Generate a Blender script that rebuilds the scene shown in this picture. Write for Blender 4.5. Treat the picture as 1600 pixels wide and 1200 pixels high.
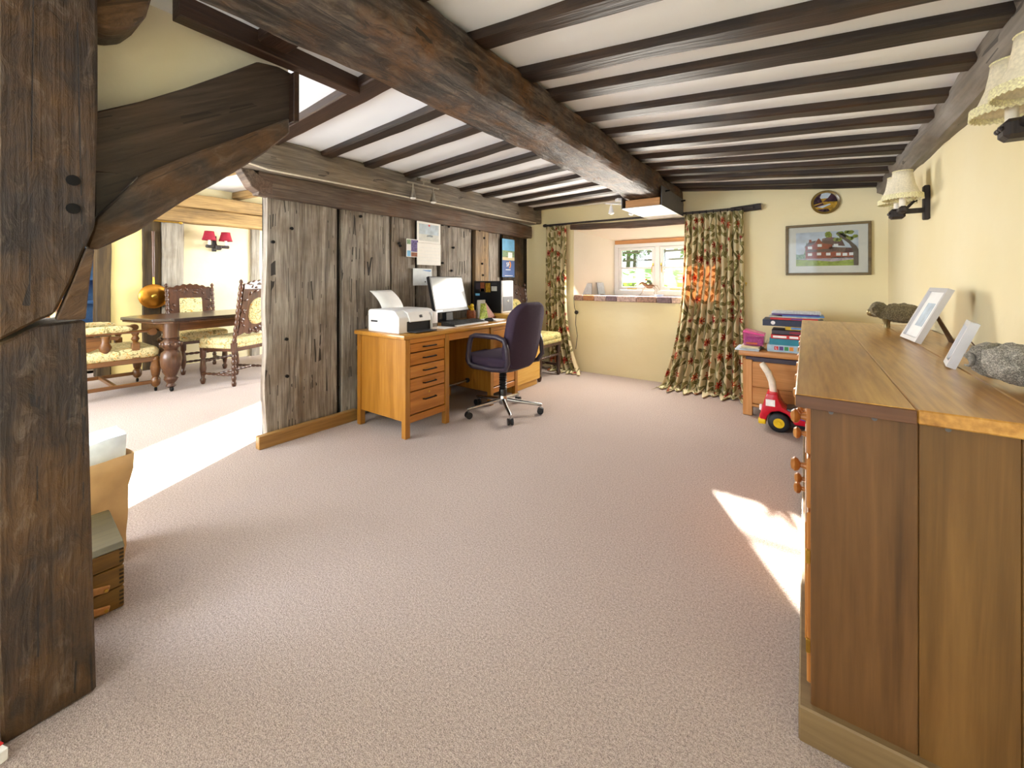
import bpy, bmesh, math, random
from mathutils import Vector, Matrix, noise
random.seed(7)
for o in list(bpy.data.objects): bpy.data.objects.remove(o)
SC = bpy.context.scene
COL = SC.collection
R = math.radians
# ------------------------------------------------------------------ camera
F, CX, CY, HC = 643.0, 800.0, 438.0, 1.15
YAW = math.atan2(1259 - 800, 643)
cam = bpy.data.cameras.new('camera')
cam.sensor_width = 36; cam.lens = F / 1600 * 36
cam.shift_y = -(600 - CY) / 1600
cam.clip_start = .02; cam.clip_end = 300
camo = bpy.data.objects.new('camera', cam); COL.objects.link(camo)
camo.location = (0, 0, HC); camo.rotation_euler = (R(90), 0, YAW)
SC.camera = camo
# ------------------------------------------------------------------ light
SC.view_settings.view_transform = 'Standard'; SC.view_settings.look = 'None'
SC.view_settings.gamma = 1; SC.view_settings.use_curve_mapping = False
SC.view_settings.exposure = 1.25
W = bpy.data.worlds.new('world'); SC.world = W; W.use_nodes = True
bg = W.node_tree.nodes['Background']
bg.inputs[0].default_value = (.80, .90, 1, 1); bg.inputs[1].default_value = 1.15
sun = bpy.data.lights.new('sun', 'SUN'); sun.energy = 38; sun.angle = R(.8); sun.color = (1, .93, .82)
suno = bpy.data.objects.new('sun', sun); COL.objects.link(suno)
SUND = Vector((.56, -1, -.425)).normalized()          # low sun coming in through the far windows
suno.rotation_euler = SUND.to_track_quat('-Z', 'Y').to_euler(); suno.location = (-6, 14, 6)
def window_light(name, loc, d, sx, sy, power, col):
    l = bpy.data.lights.new(name, 'AREA'); l.shape = 'RECTANGLE'; l.size = sx; l.size_y = sy; l.energy = power; l.color = col
    o = bpy.data.objects.new(name, l); COL.objects.link(o); o.location = loc
    o.rotation_euler = Vector(d).to_track_quat('-Z', 'Y').to_euler()
    return o
# daylight standing in the window openings (behind the camera, left of it, dining room, far window)
window_light('daylight_back', (-.62, -1.58, 1.3), (0, 1, -.1), 1.5, 1.3, 7, (.86, .92, 1))
window_light('daylight_left', (-3.08, -.82, 1.3), (1, .15, .3), 1.4, 1.3, 54, (.80, .88, 1))
window_light('daylight_dining', (-4.9, 4.72, 1.45), (0, -1, -.1), 2.2, .95, 75, (.95, .97, 1))
window_light('daylight_dining_back', (-4.9, -1.58, 1.3), (0, 1, -.1), 2.2, 1.4, 72, (.93, .96, 1))
window_light('daylight_far', (-1.72, 4.70, 1.34), (.1, -1, -.5), 1.15, .7, 28, (1, .94, .84))
SC.cycles.use_denoising = True
SC.cycles.max_bounces = 10; SC.cycles.diffuse_bounces = 6; SC.cycles.transparent_max_bounces = 12
SC.cycles.sample_clamp_indirect = 6; SC.cycles.caustics_reflective = False; SC.cycles.caustics_refractive = False

# ------------------------------------------------------------------ helpers
_c, _s = math.cos(YAW), math.sin(YAW)
def P(px, py, x=None, y=None, z=None):
    a = (px - CX) / F; b = (CY - py) / F
    d = Vector((_c * a - _s, _s * a + _c, b))
    t = x / d.x if x is not None else (y / d.y if y is not None else (z - HC) / d.z)
    return Vector((d.x * t, d.y * t, HC + d.z * t))
def lin(h):
    h = h.lstrip('#'); v = [int(h[i:i + 2], 16) / 255 for i in (0, 2, 4)]
    return tuple(q / 12.92 if q <= .04045 else ((q + .055) / 1.055) ** 2.4 for q in v) + (1,)
class N:
    def __init__(s, name):
        s.m = bpy.data.materials.new(name); s.m.use_nodes = True; s.t = s.m.node_tree
        s.b = s.t.nodes['Principled BSDF']; s.out = s.t.nodes['Material Output']
    def n(s, ty, **k):
        q = s.t.nodes.new(ty)
        for a, v in k.items():
            if a.startswith('i_'):
                q.inputs[a[2:].replace('_', ' ')].default_value = v
            else: setattr(q, a, v)
        return q
    def l(s, a, b): s.t.links.new(a, b)
    def ramp(s, fac, stops):
        r = s.n('ShaderNodeValToRGB'); e = r.color_ramp.elements
        while len(e) < len(stops): e.new(.5)
        for q, (p, c) in zip(e, stops): q.position = p; q.color = lin(c) if isinstance(c, str) else c
        s.l(fac, r.inputs[0]); return r.outputs[0]
    def mix(s, fac, a, b, mode='MIX'):
        q = s.n('ShaderNodeMix', data_type='RGBA', blend_type=mode)
        for sock, v in ((q.inputs[0], fac), (q.inputs[6], a), (q.inputs[7], b)):
            if isinstance(v, (int, float)): sock.default_value = v
            elif isinstance(v, (tuple, str)): sock.default_value = lin(v) if isinstance(v, str) else v
            else: s.l(v, sock)
        return q.outputs[2]
    def math(s, op, a, b=0, c=None):
        q = s.n('ShaderNodeMath', operation=op)
        for i, v in enumerate((a, b) if c is None else (a, b, c)):
            if isinstance(v, (int, float)): q.inputs[i].default_value = v
            else: s.l(v, q.inputs[i])
        return q.outputs[0]
    def bump(s, h, strength=.3, dist=.01):
        q = s.n('ShaderNodeBump'); q.inputs['Strength'].default_value = strength; q.inputs['Distance'].default_value = dist
        s.l(h, q.inputs['Height']); s.l(q.outputs[0], s.b.inputs['Normal'])
M = {}
def plain(name, col, rough=.5, metal=0, spec=.5, var=.06, scale=30, bump=0, trans=0):
    k = N(name); tc = k.n('ShaderNodeTexCoord'); no = k.n('ShaderNodeTexNoise', i_Scale=scale, i_Detail=4.0)
    k.l(tc.outputs['Object'], no.inputs[0])
    c = lin(col); lo = tuple(v * (1 - var * 2) for v in c[:3]) + (1,); hi = tuple(min(1, v * (1 + var * 2)) for v in c[:3]) + (1,)
    k.l(k.ramp(no.outputs[0], [(.3, lo), (.7, hi)]), k.b.inputs['Base Color'])
    k.b.inputs['Roughness'].default_value = rough; k.b.inputs['Metallic'].default_value = metal
    k.b.inputs['Specular IOR Level'].default_value = spec
    if bump: k.bump(no.outputs[0], bump, .004)
    M[name] = k.m; return k.m
AX = {'X': (0.06, 1, 1), 'Y': (1, .06, 1), 'Z': (1, 1, .06)}
def wood(name, stops, axis='X', scale=22, rough=.5, bump=.15, patch=None, pscale=2.2, pamt=.5, dist=.5, rot=(0, 0, 0), fine=.35, coat=0, cracks=0, rug=0):
    k = N(name); tc = k.n('ShaderNodeTexCoord'); oi = k.n('ShaderNodeObjectInfo')
    off = k.n('ShaderNodeVectorMath', operation='SCALE'); off.inputs[0].default_value = (7.3, 3.1, 5.7); k.l(oi.outputs['Random'], off.inputs['Scale'])
    ad = k.n('ShaderNodeVectorMath', operation='ADD'); k.l(tc.outputs['Object'], ad.inputs[0]); k.l(off.outputs[0], ad.inputs[1])
    mr = k.n('ShaderNodeMapping'); mr.inputs['Rotation'].default_value = rot; k.l(ad.outputs[0], mr.inputs[0])
    mp = k.n('ShaderNodeMapping'); mp.inputs['Scale'].default_value = AX[axis]; k.l(mr.outputs[0], mp.inputs[0])
    a = k.n('ShaderNodeTexNoise', i_Scale=scale, i_Detail=7.0, i_Roughness=.62, i_Distortion=dist); k.l(mp.outputs[0], a.inputs[0])
    b = k.n('ShaderNodeTexNoise', i_Scale=scale * 6, i_Detail=3.0); k.l(mp.outputs[0], b.inputs[0])
    h = k.math('MULTIPLY_ADD', b.outputs[0], fine, k.math('MULTIPLY', a.outputs[0], 1 - fine))
    col = k.ramp(h, stops)
    if patch:
        p = k.n('ShaderNodeTexNoise', i_Scale=pscale, i_Detail=5.0, i_Roughness=.6); k.l(mr.outputs[0], p.inputs[0])
        pm = k.ramp(p.outputs[0], [(.44, (0, 0, 0, 1)), (.62, (pamt, pamt, pamt, 1))])
        pc = k.ramp(h, [(.3, tuple(v * .45 for v in lin(patch)[:3]) + (1,)), (.7, lin(patch))])
        col = k.mix(pm, col, pc)
    if rug:
        rn = k.n('ShaderNodeTexNoise', i_Scale=26.0, i_Detail=8.0, i_Roughness=.72, i_Distortion=.8); rs = k.n('ShaderNodeMapping'); rs.inputs['Scale'].default_value = tuple(.4 if v < .5 else 1 for v in AX[axis]); k.l(mr.outputs[0], rs.inputs[0]); k.l(rs.outputs[0], rn.inputs[0])
        col = k.mix(k.ramp(rn.outputs[0], [(.36, (rug, rug, rug, 1)), (.5, (0, 0, 0, 1))]), col, (.012, .008, .005, 1))
        col = k.mix(k.ramp(rn.outputs[0], [(.54, (0, 0, 0, 1)), (.7, (rug * .6, rug * .6, rug * .6, 1))]), col, '#9a8a78')
        h = k.math('MULTIPLY_ADD', rn.outputs[0], rug * 1.2, h)
    if cracks:
        mc = k.n('ShaderNodeMapping'); mc.inputs['Scale'].default_value = tuple(.035 if v < .5 else 1 for v in AX[axis]); k.l(mr.outputs[0], mc.inputs[0])
        cr = k.n('ShaderNodeTexVoronoi', feature='DISTANCE_TO_EDGE', i_Scale=14.0); k.l(mc.outputs[0], cr.inputs[0])
        cn = k.n('ShaderNodeTexNoise', i_Scale=5.0); k.l(mr.outputs[0], cn.inputs[0])
        cm = k.math('MULTIPLY', k.math('LESS_THAN', cr.outputs[0], .02), k.math('GREATER_THAN', cn.outputs[0], .53))
        col = k.mix(k.math('MULTIPLY', cm, cracks), col, (.008, .006, .005, 1))
        h = k.math('SUBTRACT', h, k.math('MULTIPLY', cm, .5))
    k.l(col, k.b.inputs['Base Color']); k.b.inputs['Roughness'].default_value = rough
    k.b.inputs['Coat Weight'].default_value = coat; k.b.inputs['Coat Roughness'].default_value = .15
    if bump: k.bump(h, bump, .02)
    M[name] = k.m; return k.m

def tag(o, label=None, cat=None, group=None, kind=None):
    for a, v in (('label', label), ('category', cat), ('group', group), ('kind', kind)):
        if v: o[a] = v
    return o
class Thing:
    def __init__(s, name, loc=(0, 0, 0), rz=0, label=None, cat=None, group=None, kind=None, local=False):
        s.e = bpy.data.objects.new(name, None); COL.objects.link(s.e); s.e.empty_display_size = .05
        s.e.location = loc; s.e.rotation_euler = (0, 0, rz)
        s.off = Vector((0, 0, 0)) if (local or rz) else Vector(loc)
        tag(s.e, label, cat, group, kind)
    def sub(s, o):                       # use an already linked part as parent (sub-parts)
        q = Thing.__new__(Thing); q.e = o; q.off = s.off; return q
def link(name, me, mat, par=None, smooth=None):
    o = bpy.data.objects.new(name, me); COL.objects.link(o)
    if mat is not None: me.materials.append(M[mat] if isinstance(mat, str) else mat)
    if smooth:
        for p in me.polygons: p.use_smooth = True
        me.set_sharp_from_angle(angle=R(smooth))
    if par is not None: o.parent = par.e if isinstance(par, Thing) else par
    return o
def offs(par): return par.off if isinstance(par, Thing) else Vector((0, 0, 0))
def mesh_from(bm, name):
    me = bpy.data.meshes.new(name); bm.to_mesh(me); bm.free(); return me
def base_origin(o):                      # put a one-mesh thing's origin at the middle of its base
    vs = [v.co for v in o.data.vertices]
    c = Vector(((min(v.x for v in vs) + max(v.x for v in vs)) / 2, (min(v.y for v in vs) + max(v.y for v in vs)) / 2, min(v.z for v in vs)))
    o.data.transform(Matrix.Translation(-c)); o.location = o.location + c
    return o
def B(par, name, mat, xr, yr, zr, bev=.003, seg=1, rot=None):
    bm = bmesh.new(); off = offs(par)
    bmesh.ops.create_cube(bm, size=1)
    sx, sy, sz = xr[1] - xr[0], yr[1] - yr[0], zr[1] - zr[0]
    c = Vector(((xr[0] + xr[1]) / 2, (yr[0] + yr[1]) / 2, (zr[0] + zr[1]) / 2))
    for v in bm.verts: v.co = Vector((v.co.x * sx, v.co.y * sy, v.co.z * sz))
    if bev:
        w = min(bev, abs(sx) * .45, abs(sy) * .45, abs(sz) * .45)
        bmesh.ops.bevel(bm, geom=list(bm.edges), offset=w, segments=seg, affect='EDGES', profile=.5)
    if rot is not None: bmesh.ops.rotate(bm, verts=bm.verts, cent=(0, 0, 0), matrix=Matrix.Rotation(rot[1], 3, rot[0]))
    for v in bm.verts: v.co += c - off
    return link(name, mesh_from(bm, name), mat, par, smooth=40 if seg > 1 else None)
def prism(par, name, mat, pts, axis, a0, a1, bev=0, seg=1, smooth=None):
    off = offs(par); bm = bmesh.new()
    def v3(p, a):
        return {'x': Vector((a, p[0], p[1])), 'y': Vector((p[0], a, p[1])), 'z': Vector((p[0], p[1], a))}[axis] - off
    va = [bm.verts.new(v3(p, a0)) for p in pts]; vb = [bm.verts.new(v3(p, a1)) for p in pts]
    n = len(pts)
    bm.faces.new(va); bm.faces.new(vb[::-1])
    for i in range(n): bm.faces.new((va[i], vb[i], vb[(i + 1) % n], va[(i + 1) % n]))
    bmesh.ops.recalc_face_normals(bm, faces=bm.faces)
    if bev: bmesh.ops.bevel(bm, geom=list(bm.edges), offset=bev, segments=seg, affect='EDGES', profile=.5)
    return link(name, mesh_from(bm, name), mat, par, smooth=smooth)
def flat(par, name, mat, pts3):          # thin print polygon
    off = offs(par); me = bpy.data.meshes.new(name)
    me.from_pydata([Vector(p) - off for p in pts3], [], [list(range(len(pts3)))])
    return link(name, me, mat, par)
def lathe(par, name, mat, prof, loc, seg=20, axis='z', smooth=50, squash=1):
    off = offs(par); vs, fs = [], []; loc = Vector(loc)
    for r, h in prof:
        for i in range(seg):
            a = 2 * math.pi * i / seg; p = (r * math.cos(a), r * math.sin(a) * squash, h)
            if axis == 'x': p = (h, p[0], p[1])
            if axis == 'y': p = (p[0], h, p[1])
            vs.append(Vector(p) + loc - off)
    n = len(prof)
    for j in range(n - 1):
        for i in range(seg):
            i2 = (i + 1) % seg; fs.append((j * seg + i, j * seg + i2, (j + 1) * seg + i2, (j + 1) * seg + i))
    fs.append(tuple(range(seg))[::-1]); fs.append(tuple((n - 1) * seg + i for i in range(seg)))
    me = bpy.data.meshes.new(name); me.from_pydata(vs, [], fs)
    bm = bmesh.new(); bm.from_mesh(me); bmesh.ops.recalc_face_normals(bm, faces=bm.faces); bm.to_mesh(me); bm.free()
    return link(name, me, mat, par, smooth=smooth)
def tube(par, name, mat, pts, r, seg=8, closed=False, smooth=60):
    off = offs(par); pts = [Vector(p) for p in pts]; n = len(pts); vs, fs = [], []
    rad = r if isinstance(r, (list, tuple)) else [r] * n
    up = None
    for i, p in enumerate(pts):
        if closed: d = pts[(i + 1) % n] - pts[i - 1]
        else: d = pts[min(i + 1, n - 1)] - pts[max(i - 1, 0)]
        d.normalize()
        if up is None: up = Vector((0, 0, 1)) if abs(d.z) < .9 else Vector((1, 0, 0))
        a = d.cross(up).normalized(); up = a.cross(d).normalized()
        for k in range(seg):
            t = 2 * math.pi * k / seg; vs.append(p + (a * math.cos(t) + up * math.sin(t)) * rad[i] - off)
    for j in range(n if closed else n - 1):
        j2 = (j + 1) % n
        for k in range(seg):
            k2 = (k + 1) % seg; fs.append((j * seg + k, j * seg + k2, j2 * seg + k2, j2 * seg + k))
    if not closed:
        fs.append(tuple(range(seg))[::-1]); fs.append(tuple((n - 1) * seg + k for k in range(seg)))
    me = bpy.data.meshes.new(name); me.from_pydata(vs, [], fs)
    bm = bmesh.new(); bm.from_mesh(me); bmesh.ops.recalc_face_normals(bm, faces=bm.faces); bm.to_mesh(me); bm.free()
    return link(name, me, mat, par, smooth=smooth)
def timber(name, p0, p1, w, h, mat, par=None, amp=.008, segs=22, k=3, cham=.012, bow=(0, 0), up=(0, 0, 1), seed=0, taper=1.0, freq=3.0, roll=0):
    """hewn timber: local x runs along the grain, width w sideways, height h upwards"""
    p0, p1 = Vector(p0), Vector(p1); L = (p1 - p0).length
    ex = (p1 - p0).normalized(); ey = Vector(up).cross(ex).normalized(); ez = ex.cross(ey)
    mw = Matrix((ex, ey, ez)).transposed().to_4x4(); mw.translation = p0
    cs = []
    W2, H2 = w / 2, h / 2
    corners = [(-W2, -H2), (W2, -H2), (W2, H2), (-W2, H2)]
    for i in range(4):
        a, b = Vector(corners[i]), Vector(corners[(i + 1) % 4]); d = (b - a); l = d.length; d.normalize()
        for j in range(k + 1):
            cs.append(a + d * (cham + (l - 2 * cham) * j / k))
    m = len(cs); vs, fs = [], []
    for i in range(segs + 1):
        t = i / segs; x = L * t; sc = 1 + (taper - 1) * t; bo = math.sin(math.pi * t)
        for c in cs:
            q = Vector((x * freq, c.x * 9 + seed * 3.7, c.y * 9 + seed * 1.3))
            nz = noise.noise(q) + .5 * noise.noise(q * 2.7)
            dr = Vector((c.x / W2, c.y / H2)); dr.normalize()
            c2 = c * sc + dr * nz * amp
            vs.append((x, c2.x + bow[0] * bo, c2.y + bow[1] * bo))
    for i in range(segs):
        for j in range(m):
            j2 = (j + 1) % m; fs.append((i * m + j, (i + 1) * m + j, (i + 1) * m + j2, i * m + j2))
    fs.append(tuple(range(m))); fs.append(tuple(segs * m + j for j in range(m))[::-1])
    me = bpy.data.meshes.new(name); me.from_pydata(vs, [], fs)
    bm = bmesh.new(); bm.from_mesh(me); bmesh.ops.recalc_face_normals(bm, faces=bm.faces); bm.to_mesh(me); bm.free()
    o = link(name, me, mat, None, smooth=38)
    if par is not None:
        o.parent = par.e if isinstance(par, Thing) else par
        mw.translation = mw.translation - offs(par)
    o.matrix_local = mw
    return o
def text(par, name, mat, body, size, mtx, ext=.0004):
    cu = bpy.data.curves.new(name, 'FONT'); cu.body = body; cu.size = size; cu.extrude = ext; cu.align_x = 'CENTER'; cu.align_y = 'CENTER'
    t = bpy.data.objects.new(name, cu); COL.objects.link(t)
    dg = bpy.context.evaluated_depsgraph_get(); me = bpy.data.meshes.new_from_object(t.evaluated_get(dg))
    bpy.data.objects.remove(t); me.transform(Matrix.Translation(-offs(par)) @ mtx); me.materials.clear()
    return link(name, me, mat, par)
def frame_mtx(o, ex, ey):
    ex, ey = Vector(ex).normalized(), Vector(ey).normalized(); ez = ex.cross(ey)
    m = Matrix((ex, ey, ez)).transposed().to_4x4(); m.translation = o; return m
def copy_tree(o, par=None):
    c = o.copy(); COL.objects.link(c); c.parent = par
    for ch in list(o.children): copy_tree(ch, c)
    return c

# ------------------------------------------------------------------ materials
def paint(name, a, b, rough=.85, bump=.25):
    k = N(name); tc = k.n('ShaderNodeTexCoord')
    n1 = k.n('ShaderNodeTexNoise', i_Scale=1.6, i_Detail=3.0); k.l(tc.outputs['Object'], n1.inputs[0])
    n2 = k.n('ShaderNodeTexNoise', i_Scale=7.0, i_Detail=6.0); k.l(tc.outputs['Object'], n2.inputs[0])
    k.l(k.ramp(n1.outputs[0], [(.35, a), (.65, b)]), k.b.inputs['Base Color'])
    k.b.inputs['Roughness'].default_value = rough; k.bump(n2.outputs[0], bump, .02); M[name] = k.m
paint('cream', '#efe3b8', '#f3e9c4'); paint('pale_cream', '#f6eed6', '#f8f1dc'); paint('cream_warm_lit', '#ecd78e', '#efdd9c'); paint('white', '#eaf0f8', '#eff4fb', bump=.1); paint('white_plaster', '#e6e2d4', '#ebe7db')  # the yellower cream is the same paint with warm light put into its colour
def carpet():
    k = N('carpet'); tc = k.n('ShaderNodeTexCoord')
    n1 = k.n('ShaderNodeTexNoise', i_Scale=320.0, i_Detail=2.0); k.l(tc.outputs['Object'], n1.inputs[0])
    n2 = k.n('ShaderNodeTexNoise', i_Scale=130.0, i_Detail=3.0); k.l(tc.outputs['Object'], n2.inputs[0])
    n3 = k.n('ShaderNodeTexNoise', i_Scale=1.3, i_Detail=4.0); k.l(tc.outputs['Object'], n3.inputs[0])
    h = k.math('ADD', k.math('MULTIPLY', n1.outputs[0], .6), k.math('MULTIPLY', n2.outputs[0], .4))
    col = k.ramp(h, [(.34, '#83746e'), (.5, '#b5a49c'), (.66, '#d9cac2')])
    col = k.mix(k.ramp(n3.outputs[0], [(.35, (0, 0, 0, 1)), (.7, (.16, .16, .16, 1))]), col, '#9c8577')
    k.l(col, k.b.inputs['Base Color']); k.b.inputs['Roughness'].default_value = .95; k.b.inputs['Specular IOR Level'].default_value = .1
    k.b.inputs['Sheen Weight'].default_value = .15
    k.bump(h, .8, .012); M['carpet'] = k.m
carpet()
wood('oak_beam', [(.3, '#17110e'), (.48, '#40352e'), (.7, '#746860')], 'X', 9, .55, .9, '#80531f', 4.5, .8, 2.2, rug=.8, cracks=.8)
wood('oak_post', [(.3, '#140d07'), (.48, '#2f2115'), (.72, '#503b27')], 'Z', 14, .5, .9, '#74501f', 3.4, .6, 1.8, rug=.5, cracks=.8)
wood('oak_joist', [(.3, '#100c0a'), (.5, '#231913'), (.75, '#423022')], 'X', 18, .5, .3, '#5c3f25', 2.5, .35)
wood('oak_joist_brown', [(.3, '#1d120b'), (.5, '#362317'), (.75, '#503522')], 'X', 18, .5, .3)
wood('oak_grey', [(.28, '#3a3530'), (.48, '#6f675d'), (.72, '#a69c8e')], 'X', 15, .75, .5, '#8a7354', 2.4, .5, 1.0, cracks=.6)
wood('oak_plank', [(.28, '#38332f'), (.46, '#827a72'), (.7, '#c0b9af')], 'Z', 17, .75, .6, '#77614a', 2.4, .55, 1.4, cracks=.9)
wood('oak_plank_warm', [(.28, '#35281c'), (.46, '#836a4c'), (.7, '#b99e78')], 'Z', 17, .75, .55, '#8f867c', 2.4, .5, 1.4, cracks=.9)
wood('oak_rail', [(.28, '#2e2621'), (.48, '#5d5047'), (.72, '#8d7c6c')], 'X', 15, .75, .6, '#6e4b34', 4, .5, 1.2)
wood('oak_brace', [(.3, '#201a17'), (.5, '#433a34'), (.74, '#6d6258')], 'Y', 13, .55, .6, '#7d5526', 4.0, .6, 1.2, rot=(R(-38), 0, 0), cracks=.5, rug=.4)
wood('oak_tie', [(.3, '#1b1613'), (.5, '#3a302a'), (.74, '#5d5046')], 'Y', 13, .5, .45, '#5f4222', 3.0, .25, .8, rot=(R(-30), 0, 0), cracks=.6)
wood('oak_wall_plate', [(.28, '#4c4743'), (.48, '#79736d'), (.72, '#a39c95')], 'X', 9, .7, .45, '#6e5f4e', 2.0, .5, 1.2, cracks=.7)
wood('oak_lit', [(.28, '#5b452a'), (.48, '#9a7c4e'), (.72, '#c7a56e')], 'X', 12, .7, .5, '#7d6547', 2.0, .5)  # warm light on the dining timbers is put into this paler oak
wood('oak_dark_post', [(.28, '#1d1508'), (.48, '#3d2d14'), (.72, '#5f4a26')], 'Z', 12, .7, .5)
wood('oak_bleached', [(.28, '#5d564c'), (.48, '#958d80'), (.72, '#c1b9aa')], 'Z', 12, .7, .5, '#7d6547', 3.0, .4)
wood('skirting_oak', [(.3, '#6d4a22'), (.5, '#96703c'), (.72, '#b38a50')], 'Y', 12, .4, .1)
wood('desk_oak', [(.3, '#80500f'), (.5, '#9f6a20'), (.72, '#b88538')], 'Z', 12, .35, .06, coat=.2)
wood('desk_oak_long', [(.3, '#8e5b1a'), (.5, '#b17c30'), (.72, '#c69648')], 'Y', 14, .3, .05, coat=.3)
wood('desk_front', [(.3, '#8e5212'), (.5, '#b37227'), (.72, '#ca8c3e')], 'Y', 14, .35, .05, coat=.2)
wood('cabinet_oak', [(.3, '#b38330'), (.5, '#c99c48'), (.72, '#d8b062')], 'Y', 16, .35, .03, coat=.1)
wood('side_top', [(.3, '#8a5c22'), (.5, '#b4813a'), (.72, '#d0a457')], 'Y', 13, .3, .03, coat=.3, fine=.5)
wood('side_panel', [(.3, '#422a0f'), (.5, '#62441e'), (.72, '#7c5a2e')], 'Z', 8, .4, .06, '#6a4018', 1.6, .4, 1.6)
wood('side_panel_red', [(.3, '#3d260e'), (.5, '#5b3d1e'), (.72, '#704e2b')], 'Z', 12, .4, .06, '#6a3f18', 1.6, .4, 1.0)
wood('side_edge', [(.3, '#3e2415'), (.5, '#573522'), (.72, '#6e472c')], 'X', 12, .4, .06)
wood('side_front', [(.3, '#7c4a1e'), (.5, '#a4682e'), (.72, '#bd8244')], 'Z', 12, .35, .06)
wood('plinth_oak', [(.3, '#5c482c'), (.5, '#745e3f'), (.72, '#866f4d')], 'X', 12, .5, .06)
wood('pine', [(.3, '#a06a35'), (.5, '#bd8448'), (.72, '#cf9a60')], 'X', 14, .45, .08)
wood('pine_post', [(.3, '#a06a35'), (.5, '#bd8448'), (.72, '#cf9a60')], 'Z', 14, .45, .08)
wood('carved_wood', [(.3, '#2b180e'), (.5, '#4b2c1a'), (.72, '#684229')], 'Z', 14, .32, .15, coat=.3)
wood('dark_carved', [(.3, '#1c110c'), (.5, '#39261d'), (.72, '#5b4034')], 'Z', 14, .3, .15, coat=.3)
wood('table_wood', [(.3, '#1d130e'), (.5, '#33231b'), (.72, '#463329')], 'Y', 14, .28, .06, coat=.3)
wood('table_leg_wood', [(.3, '#2f1b0f'), (.5, '#51321d'), (.72, '#6d4a2c')], 'Z', 14, .35, .15, coat=.2)
wood('bench_wood', [(.3, '#43260c'), (.5, '#69411a'), (.72, '#875d2b')], 'Y', 14, .35, .1, coat=.2)
wood('frame_brown', [(.3, '#4a3d26'), (.5, '#6b5a3a'), (.72, '#84714c')], 'X', 14, .35, .05)
wood('sewing_top', [(.3, '#3b3420'), (.5, '#51472c'), (.72, '#655a3a')], 'Y', 12, .45, .05)
wood('sewing_side', [(.3, '#5c4014'), (.5, '#7d5a20'), (.72, '#966f2d')], 'Y', 14, .45, .05)
wood('iron_wood', [(.3, '#140f0e'), (.5, '#2a2220'), (.72, '#443936')], 'Z', 14, .5, .2)
plain('black_hole', '#060404', .9); plain('dark_gap', '#120d0a', .9)
plain('white_plastic', '#e6e6e8', .35, var=.008); plain('black_plastic', '#15161a', .35); plain('dark_grey_plastic', '#2b2d33', .4)
plain('screen_glass', '#b6bcc0', .12, var=.01); plain('screen_print', '#c9d2d6', .3)
plain('paper', '#f2f2f2', .8, var=.01); plain('paper_blue', '#dfe6ee', .8, var=.03); plain('paper_grey', '#c9cac6', .7)
plain('chrome', '#c4c6c8', .22, 1); plain('brushed', '#b7b2a6', .35, 1); plain('brass', '#c9a24a', .3, 1); plain('copper', '#c98d3a', .28, 1, bump=.1, scale=12)
plain('black_metal', '#101010', .4, .6); plain('window_paint', '#dde0e2', .35, var=.01)
plain('purple_cloth', '#3e3343', .95, spec=.15, var=.12, scale=300, bump=.3); plain('purple_plastic', '#332c3a', .4)
plain('rubber', '#17171b', .55); plain('red_plastic', '#c4122b', .25); plain('yellow_plastic', '#e3bd12', .35); plain('cream_plastic', '#e2dac8', .4); plain('grey_plastic', '#4d4f57', .45)
plain('grey_metal', '#5a5a5e', .5, .2); plain('light_metal', '#e6e8ec', .5); plain('silver_frame', '#c6c5c8', .4, .2, var=.01); plain('easel_brown', '#6a4c30', .5)
plain('kraft', '#c7a273', .85, var=.08, scale=8, bump=.5); plain('ivory_cloth', '#efe6cd', .9, bump=.15, scale=120); plain('fringe', '#ece0b6', .95, var=.15, scale=200)
plain('red_cloth', '#9b1e34', .85); plain('candle', '#f1ece0', .5); plain('blue_paint', '#29508a', .5); plain('teal_book', '#1c7f95', .5); plain('navy_book', '#1e2a44', .5)
plain('red_book', '#cf2b2e', .45); plain('crimson_book', '#8c1730', .45); plain('dark_book', '#3c3440', .5); plain('yellow_book', '#d8b52c', .5); plain('purple_book', '#5b3a86', .5)
plain('box_sky', '#a8c4d6', .5); plain('blue_book', '#5b8fd0', .5); plain('green_print', '#2f8a4a', .5); plain('orange_print', '#dd8b2a', .5); plain('white_print', '#f4f4f4', .5)
plain('blue_print', '#3d5a94', .5, var=.04, scale=8); plain('sky_print', '#6fb0dd', .5, var=.08, scale=12); plain('tree_print', '#7f9a7a', .6, var=.25, scale=80); plain('sand_print', '#c9bf98', .6)
plain('violet_print', '#5a4a86', .6, var=.4, scale=60); plain('pale_sky_print', '#bccbd9', .7, var=.1, scale=16); plain('sea_print', '#d2d6d6', .7, var=.06, scale=30); plain('ship_print', '#8b97a0', .7)
plain('brick_print', '#9c4a34', .7, var=.25, scale=120); plain('roof_print', '#6d5048', .7, var=.2, scale=90); plain('lawn_print', '#9fb04a', .7, var=.15, scale=40); plain('leaf_print', '#8f9a3c', .7, var=.35, scale=90)
plain('trunk_print', '#6a5d52', .7); plain('path_print', '#b8aab6', .7, var=.15, scale=50); plain('watersky_print', '#cfd8e4', .7, var=.1, scale=14); plain('cardmount', '#e9e6dc', .7, var=.01)
plain('plate_dark', '#3a2530', .2, var=.5, scale=40); plain('plate_gold', '#a4822c', .2, var=.3, scale=30); plain('plate_rim', '#77612f', .25)
plain('orange_toy', '#b5602a', .6); plain('terracotta', '#8a4a24', .6, var=.2, scale=50); plain('blue_dish', '#7e98b8', .3); plain('horse_brown', '#7a5a3e', .5); plain('horse_grey', '#b7b2aa', .5); plain('jockey_green', '#45503f', .6)
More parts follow.
